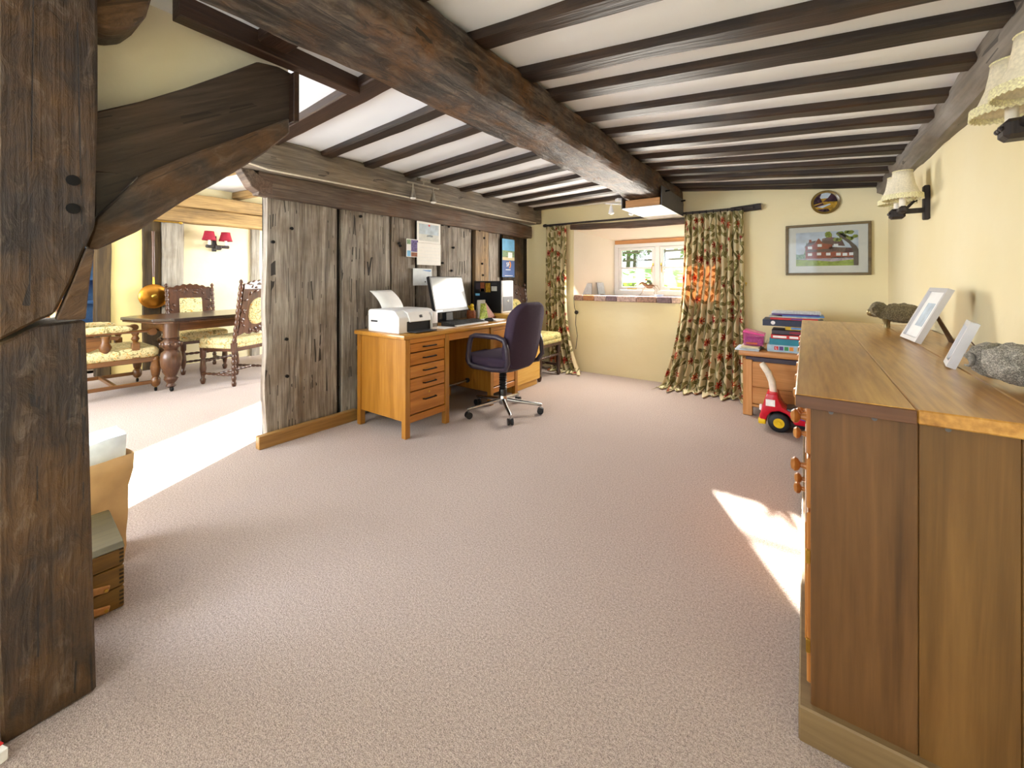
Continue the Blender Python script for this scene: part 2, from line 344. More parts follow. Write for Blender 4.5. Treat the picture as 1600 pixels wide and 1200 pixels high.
plain('tablet_face', '#c2ccd6', .3); plain('brick_a', '#9a7a6c', .85, var=.2, scale=40, bump=.4); plain('brick_b', '#a9764f', .85, var=.2, scale=40, bump=.4); plain('brick_c', '#77646a', .85, var=.2, scale=40, bump=.4); plain('brick_d', '#b39a92', .85, var=.2, scale=40, bump=.4)
plain('grass', '#7da044', .9, var=.25, scale=6); plain('hedge', '#5a6248', .9, var=.35, scale=20); plain('foliage', '#5c6f4a', .8, var=.3, scale=3); plain('bark', '#4b443c', .9)
plain('soil', '#6a6350', .95); plain('kitchen_wall', '#7b6b58', .9, var=.5, scale=14)
def glass():
    k = N('glass'); tr = k.n('ShaderNodeBsdfTransparent'); gl = k.n('ShaderNodeBsdfGlossy'); gl.inputs['Roughness'].default_value = .03
    tr.inputs[0].default_value = (.96, .97, .97, 1)
    fr = k.n('ShaderNodeFresnel', i_IOR=1.35); ms = k.n('ShaderNodeMixShader')
    k.l(fr.outputs[0], ms.inputs[0]); k.l(tr.outputs[0], ms.inputs[1]); k.l(gl.outputs[0], ms.inputs[2]); k.l(ms.outputs[0], k.out.inputs[0]); M['glass'] = k.m
glass()
def clear_pink():
    k = N('pink_clear'); k.b.inputs['Base Color'].default_value = lin('#c2418f'); k.b.inputs['Roughness'].default_value = .15
    k.b.inputs['Alpha'].default_value = .55; M['pink_clear'] = k.m
clear_pink(); plain('pink_plastic', '#d4458f', .25); plain('beads', '#4b3f70', .5, var=.6, scale=70)
def tapestry(name, base, spots, dark, scale=26):
    k = N(name); tc = k.n('ShaderNodeTexCoord'); n = k.n('ShaderNodeTexNoise', i_Scale=scale, i_Detail=4.0, i_Distortion=1.4); k.l(tc.outputs['Object'], n.inputs[0])
    n2 = k.n('ShaderNodeTexNoise', i_Scale=scale * .5, i_Detail=2.0, i_Distortion=1.0); k.l(tc.outputs['Object'], n2.inputs[0])
    c = k.ramp(n.outputs[0], [(.40, dark), (.47, base), (.58, base), (.64, spots)])
    c = k.mix(k.ramp(n2.outputs[0], [(.5, (0, 0, 0, 1)), (.62, (.6, .6, .6, 1))]), c, base)
    k.l(c, k.b.inputs['Base Color']); k.b.inputs['Roughness'].default_value = .95; k.b.inputs['Specular IOR Level'].default_value = .1; k.bump(n.outputs[0], .2, .004); M[name] = k.m
tapestry('tapestry', '#d9cc9d', '#c8933f', '#8d8458'); tapestry('tapestry_green', '#b0a873', '#bd8a45', '#6c6a42', 40)
def floral():
    """printed curtain: leaves and red flowers drawn from cell-local coordinates of the cloth's own UV (metres)"""
    k = N('floral'); uv = k.n('ShaderNodeUVMap')
    wn = k.n('ShaderNodeTexNoise', i_Scale=9.0, i_Detail=1.0); k.l(uv.outputs[0], wn.inputs[0])
    col = lin('#e8ddb6')
    def layer(scale, off, dens, length, width, kind, ca, cb, col):
        mp = k.n('ShaderNodeMapping'); mp.inputs['Location'].default_value = off; k.l(uv.outputs[0], mp.inputs[0])
        vo = k.n('ShaderNodeTexVoronoi', voronoi_dimensions='2D', i_Scale=scale, i_Randomness=.85); k.l(mp.outputs[0], vo.inputs[0])
        sb = k.n('ShaderNodeVectorMath', operation='SUBTRACT'); k.l(mp.outputs[0], sb.inputs[0]); k.l(vo.outputs['Position'], sb.inputs[1])
        sp = k.n('ShaderNodeSeparateColor'); k.l(vo.outputs['Color'], sp.inputs[0])
        an = k.math('MULTIPLY', sp.outputs[0], 6.283)
        vr = k.n('ShaderNodeVectorRotate', rotation_type='Z_AXIS'); k.l(sb.outputs[0], vr.inputs['Vector']); k.l(an, vr.inputs['Angle'])
        xy = k.n('ShaderNodeSeparateXYZ'); k.l(vr.outputs[0], xy.inputs[0])
        x = k.math('DIVIDE', xy.outputs[0], length); 
        if kind == 'leaf':
            yb = k.math('SUBTRACT', xy.outputs[1], k.math('MULTIPLY', k.math('MULTIPLY', x, x), width * .8))
            lim = k.math('MULTIPLY', k.math('SUBTRACT', 1, k.math('MULTIPLY', x, x)), width)
            mask = k.math('LESS_THAN', k.math('ABSOLUTE', yb), lim)
            vein = k.math('LESS_THAN', k.math('ABSOLUTE', yb), width * .12)
        else:
            ra = k.math('SQRT', k.math('ADD', k.math('MULTIPLY', xy.outputs[0], xy.outputs[0]), k.math('MULTIPLY', xy.outputs[1], xy.outputs[1])))
            th = k.math('ARCTAN2', xy.outputs[1], xy.outputs[0])
            lim = k.math('MULTIPLY_ADD', k.math('COSINE', k.math('MULTIPLY', th, 7.0)), width, length)
            mask = k.math('LESS_THAN', ra, lim); vein = k.math('LESS_THAN', ra, length * .35)
        mask = k.math('MULTIPLY', mask, k.math('LESS_THAN', sp.outputs[1], dens))
        return k.mix(mask, col, k.mix(vein, k.mix(sp.outputs[2], ca, cb), '#b0a874' if kind == 'leaf' else '#5c1420'))
    wv = k.n('ShaderNodeTexWave', i_Scale=2.1, i_Distortion=9.0, i_Detail=1.0); k.l(uv.outputs[0], wv.inputs[0]); wv.inputs['Detail Scale'].default_value = 1.2
    col = k.mix(k.math('GREATER_THAN', wv.outputs[1], .965), col, '#6b6a44')
    col = layer(11, (0, 0, 0), .8, .046, .017, 'leaf', '#8f8c5a', '#6b6c48', col)
    col = layer(10, (3.3, 1.7, 0), .75, .05, .019, 'leaf', '#a39c68', '#7b7a50', col)
    col = layer(5.4, (7.1, 4.2, 0), .62, .028, .013, 'flower', '#b5362f', '#c4623f', col)
    col = layer(9, (1.1, 9.2, 0), .22, .016, .007, 'flower', '#96283a', '#bb4a3a', col)
    k.l(col, k.b.inputs['Base Color']); k.b.inputs['Roughness'].default_value = .95; k.b.inputs['Specular IOR Level'].default_value = .1
    tl = k.n('ShaderNodeBsdfTranslucent'); k.l(k.mix(.5, col, '#e0703a'), tl.inputs[0]); ms = k.n('ShaderNodeMixShader'); ms.inputs[0].default_value = .22
    k.l(k.b.outputs[0], ms.inputs[1]); k.l(tl.outputs[0], ms.inputs[2]); k.l(ms.outputs[0], k.out.inputs[0]); M['floral'] = k.m
floral()

# ================================================================== SETTING
def boxes(name, mat, lst, extra=(), kind='structure'):
    bm = bmesh.new()
    for x0, x1, y0, y1, z0, z1 in lst:
        r = bmesh.ops.create_cube(bm, size=1)
        for v in r['verts']:
            v.co = Vector(((x0 + x1) / 2 + v.co.x * (x1 - x0), (y0 + y1) / 2 + v.co.y * (y1 - y0), (z0 + z1) / 2 + v.co.z * (z1 - z0)))
    for axis, pts, a0, a1 in extra:
        f = {'x': lambda p, a: (a, p[0], p[1]), 'y': lambda p, a: (p[0], a, p[1]), 'z': lambda p, a: (p[0], p[1], a)}[axis]
        va = [bm.verts.new(f(p, a0)) for p in pts]; vb = [bm.verts.new(f(p, a1)) for p in pts]; n = len(pts)
        bm.faces.new(va); bm.faces.new(vb[::-1])
        for i in range(n): bm.faces.new((va[i], vb[i], vb[(i + 1) % n], va[(i + 1) % n]))
    bmesh.ops.recalc_face_normals(bm, faces=bm.faces)
    return tag(link(name, mesh_from(bm, name), mat), kind=kind)
boxes('floor', 'carpet', [(-7.4, .9, -1.8, 5.3, -.1, 0)])
# far wall with the deep splayed window opening
boxes('wall_far', 'cream', [(-3.2, .9, 4.75, 5.25, 0, .895), (-3.2, .9, 4.75, 5.25, 1.80, 2.7), (-3.2, -2.42, 4.75, 5.25, .895, 1.80), (-.78, .9, 4.75, 5.25, .895, 1.80)])
boxes('wall_window_reveal', 'white_plaster', [],
      [('z', [(-2.42, 4.752), (-2.035, 5.19), (-2.035, 5.25), (-2.43, 5.25)], .93, 1.80), ('z', [(-.78, 4.752), (-.95, 5.19), (-.95, 5.25), (-.77, 5.25)], .93, 1.80),
       ('x', [(4.752, 1.79), (5.19, 1.665), (5.25, 1.665), (5.25, 1.82), (4.752, 1.82)], -2.42, -.78)])
boxes('wall_right', 'cream', [], [('z', [(.585, -1.8), (.60, 2.0), (.575, 4.76), (.9, 4.76), (.9, -1.8)], 0, 2.6)])
boxes('wall_back', 'cream', [(-7.4, -6.1, -1.9, -1.6, 0, 2.7), (-3.7, -1.45, -1.9, -1.6, 0, 2.7), (.2, .9, -1.9, -1.6, 0, 2.7), (-6.1, -3.7, -1.9, -1.6, 0, .5), (-6.1, -3.7, -1.9, -1.6, 2.05, 2.7),
                             (-1.45, .2, -1.9, -1.6, 0, .6), (-1.45, .2, -1.9, -1.6, 2.0, 2.7)])
boxes('wall_dining_far', 'cream', [(-7.4, -6.05, 4.75, 5.1, 0, 2.7), (-3.72, -3.2, 4.75, 5.1, 0, 2.7), (-6.05, -3.72, 4.75, 5.1, 0, .92), (-6.05, -3.72, 4.75, 5.1, 1.95, 2.7)])
boxes('wall_dining_left', 'cream', [(-7.2, -6.9, -1.8, .45, 0, 2.7), (-7.2, -6.9, 1.26, 5.1, 0, 2.7), (-7.2, -6.9, .45, 1.26, 1.95, 2.7)])
boxes('wall_hall', 'cream_warm_lit', [(-6.92, -6.885, 1.24, 1.54, 0, 1.93)])  # hall wall panel, its warm lighting painted in as a yellower cream
boxes('wall_near_post', 'cream', [(-1.95, -1.66, -.12, .083, 0, 2.1)])
boxes('wall_left_near', 'cream', [(-3.2, -3.1, -1.8, -1.55, 0, 2.2), (-3.2, -3.1, -.1, .15, 0, 2.2), (-3.2, -3.1, -1.55, -.1, 0, .35), (-3.2, -3.1, -1.55, -.1, 2.0, 2.2)])
boxes('wall_kitchen', 'kitchen_wall', [(-9.2, -9.0, -.5, 3, 0, 2.5), (-9.2, -7.2, 2.6, 2.8, 0, 2.5), (-9.2, -7.2, -.6, -.4, 0, 2.5), (-9.2, -7.2, -.5, 2.7, -.1, 0)])
# ceilings follow the sagging joists on both sides of the main beam
def zr(x): return 2.156 - (x + 1.1) * .106
def zl(x): return 2.072 - (x + 1.5) * .022
ceil = boxes('ceiling', 'white', [], [('y', [(-1.25, zr(-1.25)), (.9, zr(.9)), (.9, zr(.9) + .1), (-1.25, zr(-1.25) + .1)], -1.8, 4.8),
                               ('y', [(-3.2, zl(-3.2)), (-1.25, zl(-1.25)), (-1.25, zr(-1.25) + .1), (-3.2, zl(-3.2) + .1)], -1.8, 4.8)])
boxes('ceiling_dining', 'white', [(-7.4, -3.1, -1.9, 5.2, 2.45, 2.55), (-3.2, -3.1, -1.9, 5.1, 2.16, 2.5)])
# joists, right bay and left bay (far lower edge measured), children of the ceiling
for i, (ya, yb) in enumerate([(-.1, -.1), (.28, .28), (.64, .64), (1.0, 1.0), (1.354, 1.354), (1.70, 1.72), (1.97, 1.97), (2.325, 2.30), (2.67, 2.64), (3.05, 2.93), (3.36, 3.25), (3.66, 3.55), (3.96, 3.86), (4.22, 4.14), (4.54, 4.48), (4.74, 4.72)]):
    h = .092; w = .10 if i < 14 else .07
    timber('joist', (-1.16, ya - w / 2, zr(-1.16) + .008), (.56, yb - w / 2, zr(.56) + .008), w, h, 'oak_joist', ceil, amp=.007, segs=14, k=1, cham=.008, seed=i, freq=2.2)
for i, (ya, yb) in enumerate([(1.59, 1.76), (1.90, 2.12), (2.25, 2.53), (2.56, 2.85), (2.95, 3.26), (3.3, 3.62), (3.66, 3.98), (4.0, 4.31), (4.36, 4.66)]):
    timber('joist', (-1.47, ya - .05, zl(-1.47) + .012), (-3.0, yb - .05, zl(-3.0) + .012), .09, .092, 'oak_joist', ceil, amp=.007, segs=12, k=1, cham=.008, seed=i + 30, freq=2.2)
for i, (ya, yb, xe) in enumerate([(1.21, 1.36, -2.95), (.80, .80, -1.75), (.36, .36, -1.75)]):
    timber('joist', (-1.47, ya - .055, zl(-1.47) + .005), (xe, yb - .055, zl(xe) + .008), .11, .10, 'oak_joist_brown', ceil, amp=.004, segs=10, k=1, cham=.006, seed=i + 50)
# ---- plank partition (left wall)
wl = Thing('wall_left', kind='structure')
PL = [(416, 469, 0, 'oak_plank'), (469, 529, -.02, 'oak_plank'), (536, 569, 0, 'oak_plank'), (569, 611, -.012, 'oak_plank'), (613.5, 649, 0, 'oak_plank'), (655, 685, -.015, 'oak_plank'), (689, 714, -.002, 'oak_plank'), (714, 738, -.014, 'oak_plank'),
      (744, 764, 0, 'oak_plank_warm'), (764, 783, -.016, 'oak_plank'), (790, 822, -.035, 'oak_post')]
def plank(a, b, dx, mat, seed):
    y0, y1 = P(a, 438, x=-3.06).y, P(b, 438, x=-3.06).y
    nz, ny = 18, 4; z0, z1 = .02, 1.80; vs, fs = [], []
    for side, x in ((0, -3.06 + dx), (1, -3.13)):
        for i in range(nz + 1):
            for j in range(ny + 1):
                z = z0 + (z1 - z0) * i / nz; t = j / ny
                e = noise.noise(Vector((seed * 5.1, z * 2.2, t * 3))) * .012
                y = y0 + (y1 - y0) * t + (e if 0 < t < 1 else e * (.9 if seed == 0 and t == 0 else .35))
                if seed == 0 and t == 0: y += .03 * noise.noise(Vector((3.3, z * 1.7, 0))) 
                xx = x + (noise.noise(Vector((y * 9, z * 3, seed * 2.2))) * .006 if side == 0 else 0)
                if side == 0 and t in (0, 1): xx -= .006
                vs.append((xx, y, z))
    n1 = (nz + 1) * (ny + 1)
    for i in range(nz):
        for j in range(ny):
            q = i * (ny + 1) + j; fs.append((q, q + 1, q + ny + 2, q + ny + 1)); fs.append((n1 + q + ny + 1, n1 + q + ny + 2, n1 + q + 1, n1 + q))
    for i in range(nz):
        for j in (0, ny):
            q = i * (ny + 1) + j; fs.append((q, q + ny + 1, n1 + q + ny + 1, n1 + q))
    for i in (0, nz):
        for j in range(ny):
            q = i * (ny + 1) + j; fs.append((q, n1 + q, n1 + q + 1, q + 1))
    me = bpy.data.meshes.new('plank'); me.from_pydata(vs, [], fs)
    bm = bmesh.new(); bm.from_mesh(me); bmesh.ops.recalc_face_normals(bm, faces=bm.faces); bm.to_mesh(me); bm.free()
    return link('plank', me, mat, wl, smooth=35)
for i, (a, b, dx, m) in enumerate(PL): plank(a, b, dx, m, i)
B(wl, 'backing', 'dark_gap', (-3.17, -3.12), (1.36, 4.72), (.0, 1.82), 0)
timber('rail', (-3.06, 1.27, 1.815), (-3.06, 4.68, 1.80), .10, .17, 'oak_rail', wl, amp=.010, segs=40, k=2, seed=3)
timber('wall_plate', (-3.03, 1.0, 2.0), (-3.03, 4.74, 2.015), .26, .215, 'oak_grey', wl, amp=.012, segs=44, k=3, seed=8, bow=(0, -.015))
prism(wl, 'rail_end', 'oak_rail', [(q.y, q.z) for q in [P(a, b, x=-3.02) for a, b in ((366, 250), (385, 258), (412, 281), (425, 284), (425, 306), (408, 303), (392, 292), (383, 277))]], 'x', -3.11, -3.005, .004)
tube(wl, 'white_cable', 'cream_plastic', [(-2.895, 1.12, 1.905), (-2.895, 1.28, 1.882), (-2.895, 2.2, 1.892), (-2.895, 3.3, 1.895), (-2.895, 4.6, 1.905)], .006, 6)
B(wl, 'skirting', 'skirting_oak', (-3.06, -3.005), (1.27, 2.02), (0, .088), .004)
for px, py in [(456, 357), (427, 378), (448, 530), (449, 588), (564, 338), (692, 411), (709, 387), (706, 423), (754, 412), (755, 430), (757, 372), (624, 380), (626, 384), (692, 351), (702, 354), (750, 360)]:
    q = P(px, py, x=-3.05)
    lathe(wl, 'peg_hole', 'black_hole', [(.011, -.02), (.012, .004), (.008, .0045)], (q.x, q.y, q.z), 10, 'x')
# ---- big timbers
mb = Thing('main_ceiling_beam', (-1.3, 2.3, 1.94), label='huge rough dark oak beam crossing the middle of the white ceiling', cat='beam')
timber('beam', (-1.255, -1.55, 2.06), (-1.255, 4.72, 2.035), .325, .21, 'oak_beam', mb, amp=.022, segs=90, k=6, cham=.03, seed=4, freq=2.4)
rb = Thing('wall_beam', (.6, 2.3, 1.85), label='grey hewn oak beam along the top of the right wall', cat='beam')
timber('beam', (.60, -1.55, 1.955), (.60, 4.72, 1.965), .20, .20, 'oak_wall_plate', rb, amp=.026, segs=60, k=4, cham=.04, seed=11, freq=2.0)
# left post in two scarfed lengths
def Y(px, py, x=-1.615): q = P(px, py, x=x); return (q.y, q.z)
post = Thing('oak_post', (-1.74, .18, 0), label='massive dark oak post standing in the left foreground', cat='post')
prism(post, 'lower_length', 'oak_post', [Y(3, 1168), Y(151, 1078), Y(147, 950), Y(143, 800), Y(139, 650), Y(134, 500), Y(60, 508), (.088, .99), (.088, .25)], 'x', -1.86, -1.615, .006)
prism(post, 'upper_length', 'oak_post', [(.088, 1.0), Y(60, 501), Y(85, 491), Y(112, 440), Y(134, 385), Y(148, 355), Y(150, 270), Y(153, 175), Y(153, 60), Y(152, -20), (.27, 2.1), (.088, 2.1)], 'x', -1.86, -1.613, .006)
for px, py in [(114, 282), (114, 326)]:
    q = P(px, py, x=-1.613); lathe(post, 'peg_hole', 'black_hole', [(.0135, -.02), (.0145, .003), (.009, .004)], q, 12, 'x')
def outline(lst, x): return [Y(a, b, x) for a, b in lst]
br = Thing('curved_brace', (-1.69, .5, 1.0), label='grey brown oak brace rising from the foreground post under the plank beam', cat='brace')
prism(br, 'brace', 'oak_brace', outline([(136, 386), (148, 352), (150, 340), (224, 272), (300, 240), (380, 212), (452, 184), (453, 208), (420, 235), (385, 258), (340, 285), (290, 312), (255, 335), (215, 362), (175, 380), (150, 391)], -1.66), 'x', -1.70, -1.66, .005)
prism(br, 'foot', 'oak_brace', outline([(88, 500), (113, 442), (135, 386), (148, 390), (140, 440), (134, 499)], -1.614), 'x', -1.655, -1.6125, .003)
ut = Thing('plank_tie_beam', (-1.70, .5, 1.46), label='broad dark sawn oak timber slanting above the curved brace', cat='beam')
prism(ut, 'timber', 'oak_tie', outline([(140, 268), (150, 174), (220, 158), (290, 137), (350, 116), (403, 96), (436, 104), (459, 116), (459, 188), (380, 216), (300, 246), (224, 278)], -1.703), 'x', -1.80, -1.703, .005)
prism(ut, 'wedge', 'oak_tie', outline([(148, 268), (222, 270), (148, 345)], -1.7035), 'x', -1.78, -1.7035, .003)
prism(ut, 'end_trim', 'oak_joist_brown', outline([(459, 112), (468, 112), (468, 190), (459, 190)], -1.665), 'x', -1.78, -1.665, .003)
boxes('wall_spandrel', 'pale_cream', [], [('x', outline([(120, -60), (130, 215), (300, 165), (400, 112), (450, 112), (452, 100), (360, -60)], -1.80), -1.84, -1.80)])
tr = Thing('brown_trimmer', (-1.68, .8, 1.95), label='red brown trimmer timber beside the main beam above the slanted tie timber', cat='beam')
timber('trimmer', P(275, 8, z=2.045), P(556, 135, z=2.045), .06, .085, 'oak_joist_brown', tr, amp=.003, segs=10, k=1, cham=.004)
rbm = Thing('rounded_beam_end', (-1.65, .35, 1.95), label='rounded grey timber end at the top beside the foreground post', cat='beam')
prism(rbm, 'timber', 'oak_brace', outline([(140, -40), (140, 36), (178, 46), (205, 44), (228, 28), (238, -5), (240, -40)], -1.64), 'x', -1.79, -1.64, .006)
boxes('trim_sill', 'brick_d', [(-2.44, -.76, 4.79, 5.25, .895, .962)])
# ---- window of the far wall
w1 = Thing('window_1', (-1.5, 5.19, .965), kind='structure')
wx0, wx1, wz0, wz1, wy = -2.035, -.95, .985, 1.615, 5.19
xm = -1.49
B(w1, 'frame', 'window_paint', (wx0, wx0 + .05), (wy - .03, wy + .05), (wz0, wz1)); B(w1, 'frame', 'window_paint', (wx1 - .05, wx1), (wy - .03, wy + .05), (wz0, wz1))
B(w1, 'frame', 'window_paint', (wx0, wx1), (wy - .034, wy + .051), (wz1 - .045, wz1 - .0005)); B(w1, 'frame', 'window_paint', (wx0, wx1), (wy - .038, wy + .052), (wz0 - .02, wz0 + .04))
B(w1, 'mullion', 'window_paint', (xm - .03, xm + .03), (wy - .028, wy + .048), (wz0 + .01, wz1 - .01))
B(w1, 'head_strip', 'pine', (wx0 + .002, wx1 - .002), (wy - .025, wy + .05), (wz1 + .0005, wz1 + .05), .002)
for a, b, s in ((wx0 + .052, xm - .032, 1), (xm + .032, wx1 - .052, -1)):
    z0, z1 = wz0 + .042, wz1 - .047
    cs = B(w1, 'casement', 'window_paint', (a, a + .035), (wy - .02, wy + .03), (z0, z1)); q = w1.sub(cs)
    B(q, 'stile', 'window_paint', (b - .035, b), (wy - .02, wy + .03), (z0, z1)); B(q, 'top_rail', 'window_paint', (a + .001, b - .001), (wy - .0225, wy + .0325), (z1 - .035, z1 - .001)); B(q, 'bottom_rail', 'window_paint', (a + .001, b - .001), (wy - .0225, wy + .0325), (z0 + .001, z0 + .04))
    zm = (z0 + z1) / 2 + .01; B(q, 'glazing_bar', 'window_paint', (a, b), (wy - .015, wy + .02), (zm - .012, zm + .012))
    B(q, 'pane', 'glass', (a + .03, b - .03), (wy + .004, wy + .008), (z0 + .03, zm - .01), 0); B(q, 'pane', 'glass', (a + .03, b - .03), (wy + .004, wy + .008), (zm + .01, z1 - .03), 0)
    lx = b - .017 if s > 0 else a + .017
    B(q, 'latch', 'brass', (lx - .008, lx + .008), (wy - .035, wy - .02), (zm + .02, zm + .055), .002); tube(q, 'latch_handle', 'brass', [(lx, wy - .04, zm + .035), (lx - s * .01, wy - .05, zm + .0), (lx - s * .012, wy - .05, zm - .06)], .005, 6)
    B(q, 'stay', 'brass', (a + .12, a + .24), (wy - .04, wy - .02), (z0 + .012, z0 + .022), .002)
# brick edge of the window sill
t1 = Thing('trim_1', (-1.6, 4.75, .9), kind='structure')
xs = [-2.41, -2.28, -2.13, -1.98, -1.84, -1.60, -1.37, -1.21, -1.0, -.80]
for i in range(len(xs) - 1):
    B(t1, 'brick', ['brick_a', 'brick_b', 'brick_d', 'brick_c', 'brick_d', 'brick_a', 'brick_c', 'brick_d', 'brick_a'][i], (xs[i] + .004, xs[i + 1] - .004), (4.722, 4.80), (.895 + .002 * (i % 2), .966), .006)
lt = Thing('window_lintel', (-1.6, 4.76, 1.78), label='rough brown oak lintel over the window recess', cat='lintel')
timber('lintel', (-2.46, 4.755, 1.835), (-.8, 4.755, 1.80), .05, .075, 'oak_rail', lt, amp=.010, segs=24, k=1, seed=5, bow=(0, -.012))
# ---- dining room timbers and door gap
dw = Thing('dining_wall_beam', (-6.8, 2.4, 1.9), label='pair of sunlit golden oak beams stacked above the dining room wall', cat='beam')
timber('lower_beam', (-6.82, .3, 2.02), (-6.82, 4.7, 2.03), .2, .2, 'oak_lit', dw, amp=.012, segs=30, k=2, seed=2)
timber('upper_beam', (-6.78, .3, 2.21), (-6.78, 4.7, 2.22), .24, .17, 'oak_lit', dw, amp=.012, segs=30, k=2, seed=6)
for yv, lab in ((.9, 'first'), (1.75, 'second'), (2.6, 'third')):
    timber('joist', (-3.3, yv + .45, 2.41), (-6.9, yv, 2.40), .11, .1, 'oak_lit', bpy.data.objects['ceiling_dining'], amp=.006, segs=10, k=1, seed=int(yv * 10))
def dpost(name, mat, y0, y1, x0, x1, lab, z1=1.93):
    t = Thing(name, ((x0 + x1) / 2, (y0 + y1) / 2, 0), label=lab, cat='post')
    timber('timber', ((x0 + x1) / 2, (y0 + y1) / 2, 0), ((x0 + x1) / 2, (y0 + y1) / 2, z1), x1 - x0, y1 - y0, mat, t, amp=.008, segs=18, k=2, up=(0, 1, 0), seed=y0)
M['oak_dark_x'] = wood('oak_dark_x', [(.28, '#1d1508'), (.48, '#3d2d14'), (.72, '#5f4a26')], 'X', 12, .7, .5)
wood('oak_bleached_x', [(.28, '#5d564c'), (.48, '#958d80'), (.72, '#c1b9aa')], 'X', 12, .7, .5, '#7d6547', 3.0, .4)
dpost('door_post', 'oak_dark_x', 1.10, 1.235, -6.98, -6.83, 'dark brown door post beside the blue kitchen glimpse')
dpost('dining_wall_post', 'oak_dark_x', 1.53, 1.72, -6.95, -6.86, 'dark flat oak post behind the copper warming pan')
dpost('dining_wall_post', 'oak_bleached_x', 1.72, 1.95, -6.95, -6.82, 'weathered grey oak post between warming pan and red wall lamp')
dpost('dining_wall_post', 'oak_bleached_x', 2.79, 2.91, -6.95, -6.86, 'slim pale oak post right of the red wall lamp')

# ================================================================== THINGS
# ---- sideboard on the right
sb = Thing('sideboard', (.29, 2.4, 0), label='long golden oak sideboard against the right wall in the foreground', cat='sideboard')
for i, (a, b) in enumerate(((-.022, .1965), (.197, .40), (.4005, .578))):
    B(sb, 'top_board', 'side_top', (a, b), (1.237, 3.57), (.8375, .869), .003)
B(sb, 'end_lipping', 'side_edge', (-.021, .196), (1.233, 1.24), (.838, .8675), .001); 
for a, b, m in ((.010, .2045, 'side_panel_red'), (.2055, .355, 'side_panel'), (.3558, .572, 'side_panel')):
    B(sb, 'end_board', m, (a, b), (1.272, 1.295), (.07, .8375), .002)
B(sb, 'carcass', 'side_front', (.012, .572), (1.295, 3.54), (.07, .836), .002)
B(sb, 'plinth', 'plinth_oak', (-.015, .575), (1.252, 3.56), (0, .09), .004)
nb = 4; y0, y1 = 1.30, 3.53
for i in range(nb):
    a = y0 + (y1 - y0) * i / nb + .01; b = y0 + (y1 - y0) * (i + 1) / nb - .01
    for za, zb in ((.70, .825), (.56, .69)):
        d = B(sb, 'drawer', 'side_front', (.002, .014), (a, b), (za, zb), .003); q = sb.sub(d)
        for yy in (a + .12, b - .12):
            lathe(q, 'knob', 'side_front', [(.010, .002), (.007, -.012), (.017, -.018), (.020, -.026), (.014, -.034), (.002, -.036)], (0, yy, (za + zb) / 2), 14, 'x')
    d = B(sb, 'door', 'side_front', (.002, .014), (a, b), (.11, .55), .003); q = sb.sub(d)
    B(q, 'door_panel', 'side_front', (-.002, .004), (a + .07, b - .07), (.17, .49), .004)
    lathe(q, 'knob', 'side_front', [(.010, .002), (.007, -.012), (.017, -.018), (.020, -.026), (.014, -.034), (.002, -.036)], (0, b - .035 if i % 2 == 0 else a + .035, .40), 14, 'x')
    for zz in (.19, .42): B(q, 'hinge', 'brass', (.0, .010), (a - .005, a + .004) if i % 2 == 0 else (b - .004, b + .005), (zz, zz + .035), .001)
for xx in (.05, .13, .25, .40): lathe(sb, 'screw', 'grey_metal', [(.005, 0), (.005, .003)], (xx, 1.267, .828), 8, 'y')
# ---- sheep ornaments
def blob(par, name, mat, c, r, sub=4, amp=.08, freq=30, seed=0, rough2=0):
    bm = bmesh.new(); bmesh.ops.create_icosphere(bm, subdivisions=sub, radius=1); off = offs(par)
    for v in bm.verts:
        d = v.co.normalized(); p = Vector((d.x * r[0], d.y * r[1], d.z * r[2]))
        n = noise.noise(p * freq + Vector((seed, 0, 0))) + .6 * abs(noise.noise(p * freq * 2.3))
        v.co = p * (1 + amp * n) + Vector(c) - off
    return link(name, mesh_from(bm, name), mat, par, smooth=80)
def pewter(name, a, b, metal):
    k = N(name); tc = k.n('ShaderNodeTexCoord'); n = k.n('ShaderNodeTexVoronoi', feature='DISTANCE_TO_EDGE', i_Scale=95.0); w = k.n('ShaderNodeTexNoise', i_Scale=30.0)
    ad = k.n('ShaderNodeVectorMath', operation='MULTIPLY_ADD'); ad.inputs[1].default_value = (.03, .03, .03); k.l(w.outputs['Color'], ad.inputs[0]); k.l(tc.outputs['Object'], ad.inputs[2]); k.l(ad.outputs[0], n.inputs[0])
    k.l(k.ramp(n.outputs[0], [(0, a), (.22, b)]), k.b.inputs['Base Color']); k.b.inputs['Metallic'].default_value = metal; k.b.inputs['Roughness'].default_value = .42
    k.bump(n.outputs[0], .9, .01); M[name] = k.m
pewter('pewter_wool', '#5f5a52', '#dcd8ce', .3); pewter('bronze_wool', '#4d4430', '#b3a580', .3); plain('pewter', '#b9b6ae', .3, .7, bump=.2); plain('bronze', '#85754f', .35, .6)
